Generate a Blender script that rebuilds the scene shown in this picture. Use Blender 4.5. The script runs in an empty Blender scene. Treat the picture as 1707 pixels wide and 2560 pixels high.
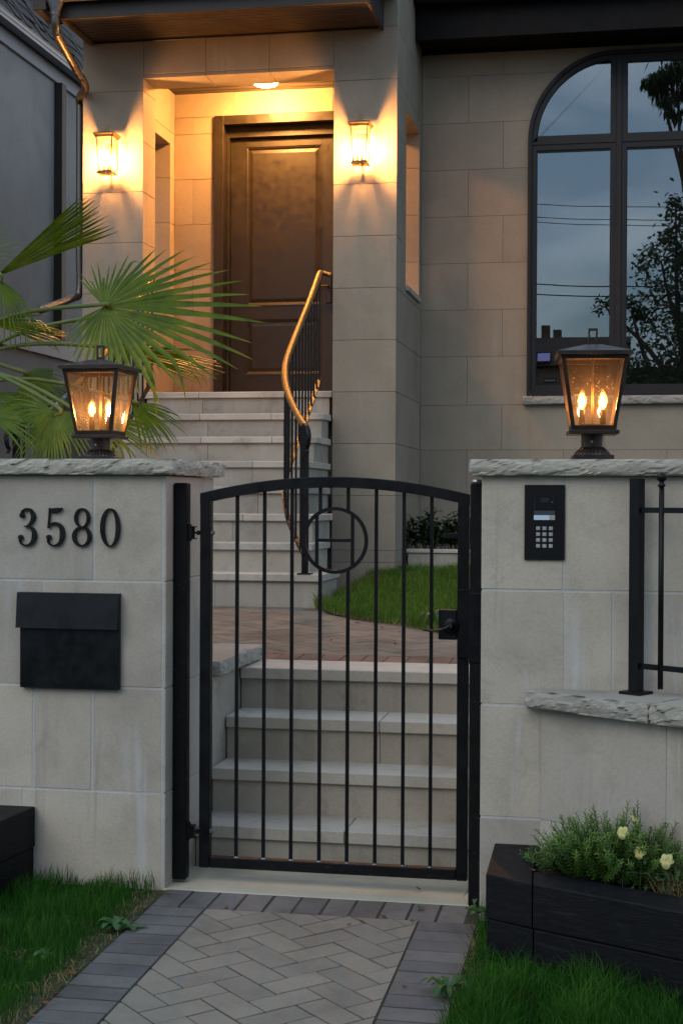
import bpy, bmesh, math, random
from mathutils import Vector, Matrix, noise as MN
import numpy as np

R = math.radians
sc = bpy.context.scene
col = sc.collection
random.seed(7)

# ------------------------------------------------------------------ camera
# world: X right along the street wall, Y into the garden, Z up, gate threshold at z = 0
CAM_Z = 1.43
YAW, PITCH, ROLL = 0.18576, -0.008817, 0.004839
FPX, CXP, CYP = 3700.7, 853.5, 1280.0            # focal length and centre in photo pixels
_fwd0 = Vector((-math.sin(YAW), math.cos(YAW), 0)); _right0 = Vector((math.cos(YAW), math.sin(YAW), 0)); _up0 = Vector((0, 0, 1))
_f = _fwd0 * math.cos(PITCH) + _up0 * math.sin(PITCH)
_u2 = _up0 * math.cos(PITCH) - _fwd0 * math.sin(PITCH)
_r = _right0 * math.cos(ROLL) + _u2 * math.sin(ROLL)
_u = _u2 * math.cos(ROLL) - _right0 * math.sin(ROLL)
cam_data = bpy.data.cameras.new('camera')
cam_data.sensor_fit = 'VERTICAL'; cam_data.sensor_height = 36.0
cam_data.lens = 36.0 * FPX / 2560.0
cam_data.clip_start = 0.1; cam_data.clip_end = 2000
cam = bpy.data.objects.new('camera', cam_data); col.objects.link(cam)
M = Matrix(((_r.x, _u.x, -_f.x, 0), (_r.y, _u.y, -_f.y, 0), (_r.z, _u.z, -_f.z, CAM_Z), (0, 0, 0, 1)))
cam.matrix_world = M
sc.camera = cam

def ray(u, v):
    return _r * ((u - CXP) / FPX) - _u * ((v - CYP) / FPX) + _f
def at(u, v, Y):
    d = ray(u, v); t = Y / d.y
    return Vector((d.x * t, Y, d.z * t + CAM_Z))

# ------------------------------------------------------------------ world, sun, exposure
SUN_EL, SUN_AZ = R(5.0), R(200.0)
world = bpy.data.worlds.new('World'); sc.world = world; world.use_nodes = True
wn = world.node_tree; wn.nodes.clear()
w_out = wn.nodes.new('ShaderNodeOutputWorld'); w_bg = wn.nodes.new('ShaderNodeBackground')
w_sky = wn.nodes.new('ShaderNodeTexSky'); w_sky.sky_type = 'NISHITA'; w_sky.sun_disc = False
w_sky.sun_elevation = SUN_EL; w_sky.sun_rotation = R(20.0)
w_sky.air_density = 1.3; w_sky.dust_density = 2.0; w_sky.ozone_density = 3.0
# thin cloud veil: greys the sky in soft patches everywhere
w_tc = wn.nodes.new('ShaderNodeTexCoord'); w_map = wn.nodes.new('ShaderNodeMapping'); w_map.inputs['Scale'].default_value = (1.0, 1.0, 2.6)
w_noise = wn.nodes.new('ShaderNodeTexNoise'); w_noise.inputs['Scale'].default_value = 2.2; w_noise.inputs['Detail'].default_value = 5; w_noise.inputs['Roughness'].default_value = 0.55
w_ramp = wn.nodes.new('ShaderNodeValToRGB'); w_ramp.color_ramp.elements[0].position = 0.3; w_ramp.color_ramp.elements[1].position = 0.75
w_ramp.color_ramp.elements[0].color = (0.42, 0.42, 0.42, 1); w_ramp.color_ramp.elements[1].color = (0.98, 0.98, 0.98, 1)
w_mix = wn.nodes.new('ShaderNodeMixRGB')
w_n2 = wn.nodes.new('ShaderNodeTexNoise'); w_n2.inputs['Scale'].default_value = 4.5; w_n2.inputs['Detail'].default_value = 6; w_n2.inputs['Roughness'].default_value = 0.5; w_n2.inputs['Distortion'].default_value = 0.6
w_r2 = wn.nodes.new('ShaderNodeValToRGB'); w_r2.color_ramp.elements[0].position = 0.36; w_r2.color_ramp.elements[1].position = 0.66
w_r2.color_ramp.elements[0].color = (1.6, 2.4, 3.5, 1); w_r2.color_ramp.elements[1].color = (3.5, 4.3, 5.25, 1)
wn.links.new(w_map.outputs['Vector'], w_n2.inputs['Vector']); wn.links.new(w_n2.outputs['Fac'], w_r2.inputs['Fac']); wn.links.new(w_r2.outputs['Color'], w_mix.inputs['Color2'])
wn.links.new(w_tc.outputs['Generated'], w_map.inputs['Vector']); wn.links.new(w_map.outputs['Vector'], w_noise.inputs['Vector'])
wn.links.new(w_noise.outputs['Fac'], w_ramp.inputs['Fac']); wn.links.new(w_ramp.outputs['Color'], w_mix.inputs['Fac'])
wn.links.new(w_sky.outputs['Color'], w_mix.inputs['Color1']); wn.links.new(w_mix.outputs['Color'], w_bg.inputs['Color'])
w_bg.inputs['Strength'].default_value = 0.09
wn.links.new(w_bg.outputs['Background'], w_out.inputs['Surface'])

sun_d = bpy.data.lights.new('sun', 'SUN'); sun_d.energy = 0.32; sun_d.angle = R(40); sun_d.color = (1.0, 0.92, 0.82)
sun = bpy.data.objects.new('sun', sun_d); col.objects.link(sun)
_sd = Vector((-0.35, -0.8, 0.75)).normalized()
sun.rotation_euler = _sd.to_track_quat('Z', 'Y').to_euler(); sun.location = (-3, -6, 12)

vs = sc.view_settings
vs.view_transform = 'Standard'; vs.look = 'None'; vs.gamma = 1.0; vs.use_curve_mapping = False
vs.exposure = 1.70
sc.render.engine = 'CYCLES'
sc.cycles.use_denoising = True
sc.cycles.max_bounces = 10; sc.cycles.diffuse_bounces = 5; sc.cycles.glossy_bounces = 4; sc.cycles.transmission_bounces = 6; sc.cycles.transparent_max_bounces = 24
sc.cycles.sample_clamp_indirect = 6.0
sc.cycles.caustics_reflective = False; sc.cycles.caustics_refractive = False

# ------------------------------------------------------------------ material helpers
def new_mat(name):
    m = bpy.data.materials.new(name); m.use_nodes = True
    nt = m.node_tree; nt.nodes.clear()
    out = nt.nodes.new('ShaderNodeOutputMaterial'); p = nt.nodes.new('ShaderNodeBsdfPrincipled')
    nt.links.new(p.outputs[0], out.inputs['Surface'])
    return m, nt, p, out
def N(nt, t, **kw):
    n = nt.nodes.new(t)
    for k, v in kw.items():
        if k in n.inputs.keys(): n.inputs[k].default_value = v
        else: setattr(n, k, v)
    return n
def L(nt, a, b): nt.links.new(a, b)
def coords(nt, scale=(1, 1, 1), kind='Object'):
    tc = N(nt, 'ShaderNodeTexCoord'); mp = N(nt, 'ShaderNodeMapping', Scale=scale); L(nt, tc.outputs[kind], mp.inputs['Vector']); return mp.outputs['Vector']
def world_coords(nt, scale=(1, 1, 1)):
    g = N(nt, 'ShaderNodeNewGeometry'); mp = N(nt, 'ShaderNodeMapping', Scale=scale); L(nt, g.outputs['Position'], mp.inputs['Vector']); return mp.outputs['Vector']
def noise_tex(nt, vec, scale, detail=4, rough=0.55, dist=0.0):
    n = N(nt, 'ShaderNodeTexNoise', Scale=scale, Detail=detail, Roughness=rough, Distortion=dist); L(nt, vec, n.inputs['Vector']); return n.outputs['Fac']
def ramp(nt, fac, stops):
    r = N(nt, 'ShaderNodeValToRGB'); L(nt, fac, r.inputs['Fac'])
    e = r.color_ramp.elements
    while len(e) < len(stops): e.new(0.5)
    for i, (p, c) in enumerate(stops):
        e[i].position = p; e[i].color = tuple(c) + (1,) if len(c) == 3 else c
    return r.outputs['Color']
def mixc(nt, fac, a, b, mode='MIX'):
    m = N(nt, 'ShaderNodeMixRGB', blend_type=mode)
    for i, v in ((0, fac), (1, a), (2, b)):
        if isinstance(v, (int, float)): m.inputs[i].default_value = v
        elif isinstance(v, tuple): m.inputs[i].default_value = v + (1,) if len(v) == 3 else v
        else: L(nt, v, m.inputs[i])
    return m.outputs['Color']
def bump(nt, p, h, strength=0.2, dist=0.01):
    b = N(nt, 'ShaderNodeBump', Strength=strength, Distance=dist); L(nt, h, b.inputs['Height']); L(nt, b.outputs['Normal'], p.inputs['Normal'])
def g3(v): return (v, v, v)

def stone_mat(name, base, vary=0.10, rough=0.85, streak=0.25, mould=0.0, bumpk=0.25, scale=1.0, rv=1.0):
    m, nt, p, _ = new_mat(name)
    v = world_coords(nt)
    big = noise_tex(nt, v, 2.6 * scale, 6, 0.6, 0.4)
    fine = noise_tex(nt, v, 95 * scale, 3, 0.7)
    speck = noise_tex(nt, v, 320 * scale, 2, 0.6)
    a = tuple(x * (1 - vary * 1.6) for x in base); b = tuple(x * (1 + vary) for x in base)
    c = ramp(nt, big, [(0.3, a), (0.5, base), (0.72, b)])
    c = mixc(nt, 0.35, c, ramp(nt, fine, [(0.3, g3(0.72)), (0.6, g3(1.05))]), 'MULTIPLY')
    c = mixc(nt, 0.30, c, ramp(nt, speck, [(0.33, g3(0.55)), (0.45, g3(1.0))]), 'MULTIPLY')
    oi = N(nt, 'ShaderNodeObjectInfo')
    c = mixc(nt, 1.0, c, ramp(nt, oi.outputs['Random'], [(0.0, (1 - .16 * rv, 1 - .16 * rv, 1 - .14 * rv)), (0.5, (0.98, 0.97, 0.96)), (1.0, (1 + .08 * rv, 1 + .06 * rv, 1 + .03 * rv))]), 'MULTIPLY')
    if streak:
        vs_ = world_coords(nt, (9, 9, 0.55))
        st = noise_tex(nt, vs_, 1.0, 5, 0.6, 0.3)
        gate = noise_tex(nt, world_coords(nt, (1.3, 1.3, 1.3)), 1.0, 2, 0.5)
        f = ramp(nt, st, [(0.58, g3(0)), (0.72, g3(1))]); f = mixc(nt, 1.0, f, ramp(nt, gate, [(0.45, g3(0)), (0.6, g3(1))]), 'MULTIPLY')
        f = mixc(nt, 1.0, f, g3(streak), 'MULTIPLY')
        c = mixc(nt, f, c, (0.50, 0.52, 0.54))
        f2 = ramp(nt, st, [(0.28, g3(1)), (0.42, g3(0))]); f2 = mixc(nt, 1.0, f2, g3(streak * 0.9), 'MULTIPLY')
        c = mixc(nt, f2, c, tuple(x * 0.62 for x in base))
    if mould:
        mo = noise_tex(nt, v, 5.5, 6, 0.7, 0.6)
        f = mixc(nt, 1.0, ramp(nt, mo, [(0.55, g3(0)), (0.72, g3(1))]), g3(mould), 'MULTIPLY')
        c = mixc(nt, f, c, (base[0] * 0.45, base[1] * 0.46, base[2] * 0.42))
    L(nt, c, p.inputs['Base Color']); p.inputs['Roughness'].default_value = rough
    p.inputs['Specular IOR Level'].default_value = 0.25
    h = mixc(nt, 0.5, fine, noise_tex(nt, v, 22 * scale, 5, 0.65)); bump(nt, p, h, bumpk, 0.004)
    return m

def metal_paint(name, base, rough=0.4, dirt_haze=0.0, spec=0.5, metallic=0.0, scuff=0.5):
    m, nt, p, _ = new_mat(name)
    v = world_coords(nt)
    n1 = noise_tex(nt, v, 14, 5, 0.65); n2 = noise_tex(nt, v, 140, 3, 0.7)
    c = ramp(nt, n1, [(0.3, tuple(x * 0.8 for x in base)), (0.7, tuple(x * 1.25 for x in base))])
    if dirt_haze:
        d = noise_tex(nt, v, 60, 4, 0.8); f = mixc(nt, 1.0, ramp(nt, d, [(0.60, g3(0)), (0.75, g3(1))]), g3(dirt_haze), 'MULTIPLY')
        c = mixc(nt, f, c, (0.12, 0.11, 0.095))
    L(nt, c, p.inputs['Base Color']); p.inputs['Metallic'].default_value = metallic
    L(nt, ramp(nt, n1, [(0.3, g3(max(0.05, rough - 0.12))), (0.7, g3(min(1, rough + 0.15 * scuff * 2)))]), p.inputs['Roughness'])
    p.inputs['Specular IOR Level'].default_value = spec
    if not metallic: bump(nt, p, n2, 0.06, 0.001)
    return m

def plain(name, base, rough=0.6, metallic=0.0, vary=0.15, scale=20, spec=0.5, bumpk=0.0):
    m, nt, p, _ = new_mat(name)
    v = world_coords(nt); n1 = noise_tex(nt, v, scale, 4, 0.6)
    L(nt, ramp(nt, n1, [(0.3, tuple(x * (1 - vary) for x in base)), (0.7, tuple(min(1, x * (1 + vary)) for x in base))]), p.inputs['Base Color'])
    p.inputs['Roughness'].default_value = rough; p.inputs['Metallic'].default_value = metallic; p.inputs['Specular IOR Level'].default_value = spec
    if bumpk: bump(nt, p, n1, bumpk, 0.005)
    return m

def emit_mat(name, color, strength):
    m = bpy.data.materials.new(name); m.use_nodes = True; nt = m.node_tree; nt.nodes.clear()
    out = nt.nodes.new('ShaderNodeOutputMaterial'); e = nt.nodes.new('ShaderNodeEmission')
    e.inputs['Color'].default_value = tuple(color) + (1,); e.inputs['Strength'].default_value = strength
    nt.links.new(e.outputs[0], out.inputs['Surface']); return m

def thin_glass(name, refl=0.18, trans=(0.9, 0.9, 0.9), dirt_haze=0.0, haze_col=(0.8, 0.75, 0.7), wobble=0.0, seeds=False, rough=0.0):
    """a pane: part mirror, part clear, with a little dust or seed bubbles whose haze also imitates bulb glare"""
    m = bpy.data.materials.new(name); m.use_nodes = True; nt = m.node_tree; nt.nodes.clear()
    out = nt.nodes.new('ShaderNodeOutputMaterial')
    tr = N(nt, 'ShaderNodeBsdfTransparent'); tr.inputs['Color'].default_value = tuple(trans) + (1,)
    gl = N(nt, 'ShaderNodeBsdfGlossy', Roughness=rough)
    mx = N(nt, 'ShaderNodeMixShader')
    lw = N(nt, 'ShaderNodeLayerWeight', Blend=0.5)
    pw = N(nt, 'ShaderNodeMath', operation='POWER'); pw.inputs[1].default_value = 5.0; L(nt, lw.outputs['Facing'], pw.inputs[0])
    add = N(nt, 'ShaderNodeMath', operation='MULTIPLY_ADD'); add.inputs[1].default_value = 0.9 - refl; add.inputs[2].default_value = refl; add.use_clamp = True
    L(nt, pw.outputs[0], add.inputs[0]); L(nt, add.outputs[0], mx.inputs[0])
    L(nt, tr.outputs[0], mx.inputs[1]); L(nt, gl.outputs[0], mx.inputs[2])
    v = world_coords(nt)
    if wobble:
        b = N(nt, 'ShaderNodeBump', Strength=wobble, Distance=0.02); L(nt, noise_tex(nt, world_coords(nt, (1.5, 1, 1.0)), 1.6, 1, 0.4), b.inputs['Height']); L(nt, b.outputs['Normal'], gl.inputs['Normal'])
    last = mx.outputs[0]
    if dirt_haze:  # scattering layer: thin dust, its haze also standing in for bulb glare
        tl = N(nt, 'ShaderNodeBsdfTranslucent'); tl.inputs['Color'].default_value = tuple(haze_col) + (1,)
        df = N(nt, 'ShaderNodeBsdfDiffuse'); df.inputs['Color'].default_value = tuple(haze_col) + (1,)
        ad = N(nt, 'ShaderNodeMixShader'); ad.inputs[0].default_value = 0.4; L(nt, tl.outputs[0], ad.inputs[1]); L(nt, df.outputs[0], ad.inputs[2])
        m2 = N(nt, 'ShaderNodeMixShader')
        d = noise_tex(nt, world_coords(nt, (30, 30, 7)), 1.0, 5, 0.7)
        f = ramp(nt, d, [(0.3, g3(dirt_haze * 0.5)), (0.7, g3(dirt_haze * 1.5))])
        if seeds:
            vo = N(nt, 'ShaderNodeTexVoronoi', Scale=120.0); L(nt, v, vo.inputs['Vector'])
            sd = ramp(nt, vo.outputs['Distance'], [(0.10, g3(0.5)), (0.16, g3(0))])
            pk = noise_tex(nt, v, 22, 2, 0.5); sd = mixc(nt, 1.0, sd, ramp(nt, pk, [(0.5, g3(0)), (0.6, g3(1))]), 'MULTIPLY')
            f = mixc(nt, 1.0, f, sd, 'ADD')
        L(nt, f, m2.inputs[0]); L(nt, last, m2.inputs[1]); L(nt, ad.outputs[0], m2.inputs[2]); last = m2.outputs[0]
    L(nt, last, out.inputs['Surface']); return m

def leaf_mat(name, c_dark, c_light, c_tip=None, rough=0.45, trans=0.35, scale=6.0, spec=0.4):
    m, nt, p, out = new_mat(name)
    v = world_coords(nt)
    n1 = noise_tex(nt, v, scale, 3, 0.6)
    c = ramp(nt, n1, [(0.3, c_dark), (0.7, c_light)])
    oi = N(nt, 'ShaderNodeObjectInfo')
    c = mixc(nt, 1.0, c, ramp(nt, oi.outputs['Random'], [(0, g3(0.8)), (1, g3(1.15))]), 'MULTIPLY')
    if c_tip:
        at_ = N(nt, 'ShaderNodeAttribute', attribute_name='tip'); c = mixc(nt, at_.outputs['Fac'], c, c_tip)
    L(nt, c, p.inputs['Base Color']); p.inputs['Roughness'].default_value = rough; p.inputs['Specular IOR Level'].default_value = spec
    tl = N(nt, 'ShaderNodeBsdfTranslucent'); L(nt, c, tl.inputs['Color'])
    mx = N(nt, 'ShaderNodeMixShader'); mx.inputs[0].default_value = trans
    L(nt, p.outputs[0], mx.inputs[1]); L(nt, tl.outputs[0], mx.inputs[2]); L(nt, mx.outputs[0], out.inputs['Surface'])
    return m

# ------------------------------------------------------------------ materials
MAT = {}
MAT['wall_stone'] = stone_mat('wall_stone', (0.340, 0.284, 0.216), vary=.08, streak=0.22, mould=0.12, rv=.5)  # darker than the pillars: weaker ambient light at the facade is in this colour
MAT['pillar_stone'] = stone_mat('pillar_stone', (0.465, 0.416, 0.350), vary=.12, streak=0.85, mould=0.35)
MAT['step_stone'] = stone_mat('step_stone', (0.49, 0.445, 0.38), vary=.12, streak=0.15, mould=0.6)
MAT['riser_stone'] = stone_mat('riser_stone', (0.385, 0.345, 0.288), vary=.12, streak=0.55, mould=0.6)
MAT['threshold_stone'] = stone_mat('threshold_stone', (0.43, 0.39, 0.31), streak=0.0, mould=0.15, vary=0.14)
MAT['cap_stone'] = stone_mat('cap_stone', (0.39, 0.365, 0.31), streak=0.0, mould=0.65, bumpk=0.6)
MAT['mortar'] = stone_mat('mortar', (0.34, 0.34, 0.325), streak=0.0, bumpk=0.4)
MAT['mortar_white'] = stone_mat('mortar_white', (0.47, 0.47, 0.46), streak=0.0, bumpk=0.4)
MAT['mortar_dark'] = stone_mat('mortar_dark', (0.255, 0.222, 0.178), streak=0.0)
MAT['stucco'] = stone_mat('stucco', (0.34, 0.325, 0.305), streak=0.12, bumpk=0.9, scale=0.6)
MAT['paver_field'] = stone_mat('paver_field', (0.215, 0.196, 0.166), vary=0.14, streak=0.0, mould=0.35, bumpk=0.6, rv=.9)
MAT['paver_border'] = stone_mat('paver_border', (0.128, 0.123, 0.121), vary=0.30, streak=0.0, mould=0.3, bumpk=0.6, rv=1.4)
MAT['paver_upper'] = stone_mat('paver_upper', (0.188, 0.164, 0.132), vary=0.22, streak=0.0, mould=0.25, bumpk=0.4)
MAT['paver_red'] = stone_mat('paver_red', (0.19, 0.12, 0.095), vary=0.25, streak=0.0, mould=0.25, bumpk=0.4)
MAT['joint_sand'] = plain('joint_sand', (0.028, 0.028, 0.018), 0.95, vary=0.5, scale=9)
MAT['iron'] = metal_paint('iron', (0.0045, 0.0045, 0.006), 0.40, dirt_haze=0.10, spec=0.22)
MAT['iron_dusty'] = metal_paint('iron_dusty', (0.004, 0.004, 0.005), 0.5, dirt_haze=0.40, spec=0.2)
MAT['mailbox'] = metal_paint('mailbox', (0.003, 0.0035, 0.005), 0.36, dirt_haze=0.05, spec=0.28)
MAT['numeral'] = metal_paint('numeral', (0.004, 0.004, 0.005), 0.35, spec=0.3)
MAT['bronze'] = metal_paint('bronze', (0.022, 0.014, 0.010), 0.42, dirt_haze=0.08, spec=0.4, metallic=0.15)
MAT['lamp_gold'] = metal_paint('lamp_gold', (0.18, 0.11, 0.045), 0.4, spec=0.5, metallic=0.6)
MAT['brass'] = plain('brass', (0.20, 0.142, 0.06), 0.46, metallic=0.85, vary=.06)
MAT['steel'] = metal_paint('steel', (0.45, 0.45, 0.46), 0.35, metallic=1.0)
MAT['zinc'] = plain('zinc', (0.15, 0.14, 0.125), 0.40, metallic=0.85, vary=.06)
MAT['gutter_grey'] = metal_paint('gutter_grey', (0.16, 0.165, 0.18), 0.35, metallic=0.6)
MAT['door_paint'] = metal_paint('door_paint', (0.016, 0.0115, 0.006), 0.45, spec=0.4)
MAT['door_frame'] = metal_paint('door_frame', (0.018, 0.0135, 0.008), 0.42, spec=0.45)
MAT['window_frame'] = metal_paint('window_frame', (0.017, 0.014, 0.014), 0.5, spec=.3)
MAT['soffit_wood'] = plain('soffit_wood', (0.022, 0.015, 0.009), 0.35, vary=0.35, scale=6)
MAT['dark_wood'] = plain('dark_wood', (0.024, 0.016, 0.012), 0.6, vary=0.3, scale=6)
MAT['timber'] = None
MAT['eave_shade_wood'] = plain('eave_shade_wood', (0.007, 0.0055, 0.005), 0.7, vary=0.3, scale=6, spec=0.15)  # dark wood with the shade of the main eave put into its colour
MAT['soil'] = plain('soil', (0.030, 0.022, 0.015), 0.95, vary=0.6, scale=60, bumpk=0.8)
MAT['lawn_soil'] = plain('lawn_soil', (0.030, 0.040, 0.012), 0.95, vary=0.6, scale=40, bumpk=0.6)
MAT['asphalt'] = plain('asphalt', (0.05, 0.05, 0.052), 0.9, vary=0.25, scale=80)
MAT['bark'] = plain('bark', (0.07, 0.05, 0.035), 0.9, vary=0.5, scale=30, bumpk=0.8)
MAT['palm_fibre'] = plain('palm_fibre', (0.09, 0.06, 0.035), 0.95, vary=0.5, scale=60, bumpk=1.0)
MAT['frond'] = leaf_mat('frond', (0.048, 0.105, 0.003), (0.120, 0.195, 0.005), (0.40, 0.27, 0.02), rough=0.40, trans=0.25, spec=.25, scale=14)
MAT['petiole'] = leaf_mat('petiole', (0.07, 0.11, 0.025), (0.10, 0.14, 0.03), None, rough=0.5, trans=0.0)
MAT['frond_fill'] = MAT['frond']
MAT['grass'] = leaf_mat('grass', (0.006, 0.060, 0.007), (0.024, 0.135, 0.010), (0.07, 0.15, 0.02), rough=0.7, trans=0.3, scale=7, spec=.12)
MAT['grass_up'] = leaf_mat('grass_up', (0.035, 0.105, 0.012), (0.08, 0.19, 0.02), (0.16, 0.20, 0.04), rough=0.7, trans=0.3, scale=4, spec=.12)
MAT['yew'] = leaf_mat('yew', (0.035, 0.100, 0.014), (0.080, 0.190, 0.022), (0.20, 0.32, 0.04), rough=0.5, trans=0.2)
MAT['laurel'] = leaf_mat('laurel', (0.010, 0.040, 0.008), (0.03, 0.085, 0.015), None, rough=0.35, trans=0.2)
MAT['weed'] = leaf_mat('weed', (0.03, 0.10, 0.03), (0.07, 0.17, 0.05), None, rough=0.5, trans=0.3, scale=20)
MAT['petal'] = leaf_mat('petal', (0.62, 0.60, 0.24), (0.74, 0.72, 0.34), (0.75, 0.48, 0.04), rough=0.6, trans=0.35)
MAT['straw'] = leaf_mat('straw', (0.16, 0.12, 0.05), (0.28, 0.22, 0.09), None, rough=0.7, trans=0.2)
MAT['dead_leaf'] = leaf_mat('dead_leaf', (0.13, 0.045, 0.018), (0.24, 0.09, 0.03), None, rough=0.7, trans=0.15)
MAT['tree_leaf'] = leaf_mat('tree_leaf', (0.02, 0.05, 0.012), (0.06, 0.10, 0.025), None, rough=0.5, trans=0.25, scale=1.0)
MAT['roof_tile'] = plain('roof_tile', (0.09, 0.06, 0.05), 0.85, vary=0.3, scale=4)
MAT['cedar'] = plain('cedar', (0.036, 0.030, 0.026), 0.9, vary=0.45, scale=12)
MAT['trim_grey'] = plain('trim_grey', (0.30, 0.31, 0.34), 0.6, vary=0.08)
MAT['room_dark'] = plain('room_dark', (0.02, 0.02, 0.02), 0.9)
MAT['facade'] = plain('facade', (0.20, 0.15, 0.11), 0.8)
MAT['black_plastic'] = plain('black_plastic', (0.006, 0.006, 0.007), 0.28, vary=0.1)
MAT['keycap'] = plain('keycap', (0.30, 0.30, 0.29), 0.45, vary=0.05)
MAT['key_print'] = plain('key_print', (0.55, 0.56, 0.58), 0.5)
MAT['label_white'] = plain('label_white', (0.55, 0.66, 0.78), 0.4, vary=0.04)
MAT['label_tan'] = plain('label_tan', (0.34, 0.31, 0.26), 0.5)
MAT['lcd'] = plain('lcd', (0.055, 0.065, 0.085), 0.2)
MAT['lens_red'] = plain('lens_red', (0.10, 0.004, 0.006), 0.2)
MAT['bulb'] = emit_mat('bulb', (1.0, 0.44, 0.13), 480.0)
MAT['bulb_glass'] = thin_glass('bulb_glass', 0.04, (0.97, 0.9, 0.78), dirt_haze=0.05, haze_col=(1.0, 0.75, 0.4))
MAT['wall_bulb'] = emit_mat('wall_bulb', (1.0, 0.43, 0.12), 1500.0)
MAT['ceiling_glow'] = emit_mat('ceiling_glow', (1.0, 0.42, 0.105), 250.0)
MAT['lit_pane'] = emit_mat('lit_pane', (0.25, 0.27, 0.65), 0.45)
MAT['lamp_glass'] = thin_glass('lamp_glass', 0.05, (0.93, 0.89, 0.82), dirt_haze=0.012, haze_col=(0.8, 0.7, 0.6), seeds=True)
MAT['wall_lamp_glass'] = thin_glass('wall_lamp_glass', 0.04, (0.95, 0.94, 0.92), dirt_haze=0.015)
MAT['window_glass'] = thin_glass('window_glass', 0.21, (0.7, 0.72, 0.72), wobble=0.012)

def timber_mat():
    m, nt, p, _ = new_mat('timber')
    v = world_coords(nt, (6, 6, 60)); g = noise_tex(nt, v, 1.4, 6, 0.7, 1.2)
    w = noise_tex(nt, world_coords(nt), 7, 4, 0.6)
    c = ramp(nt, g, [(0.3, (0.0016, 0.0016, 0.0022)), (0.55, (0.0045, 0.0045, 0.006)), (0.78, (0.022, 0.022, 0.028))])
    c = mixc(nt, 0.5, c, ramp(nt, w, [(0.35, g3(0.5)), (0.7, g3(1.35))]), 'MULTIPLY')
    L(nt, c, p.inputs['Base Color']); p.inputs['Roughness'].default_value = 0.6; p.inputs['Specular IOR Level'].default_value = 0.22
    bump(nt, p, g, 0.5, 0.004); return m
MAT['timber'] = timber_mat()

# ------------------------------------------------------------------ object helpers
ROOT = {}
def tag(o, label=None, cat=None, group=None, kind=None):
    if label: o['label'] = label
    if cat: o['category'] = cat
    if group: o['group'] = group
    if kind: o['kind'] = kind
    return o
def empty(name, loc, label=None, cat=None, group=None):
    o = bpy.data.objects.new(name, None); o.empty_display_size = 0.1; o.location = loc; col.objects.link(o)
    ROOT[o.name] = Matrix.Translation(Vector(loc)); return tag(o, label, cat, group)
def setpar(o, p):
    if p is None: return o
    o.parent = p
    o.matrix_parent_inverse = ROOT.get(p.name, Matrix.Identity(4)).inverted()
    return o
def link(name, me, mat=None, parent=None, smooth=False):
    if mat is not None and not me.materials: me.materials.append(mat if not isinstance(mat, str) else MAT[mat])
    o = bpy.data.objects.new(name, me); col.objects.link(o)
    if smooth:
        me.polygons.foreach_set('use_smooth', [True] * len(me.polygons))
    return setpar(o, parent)
def mesh(name, verts, faces, mat=None, parent=None, smooth=False):
    me = bpy.data.meshes.new(name); me.from_pydata([tuple(v) for v in verts], [], faces); me.update()
    return link(name, me, mat, parent, smooth)

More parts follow.
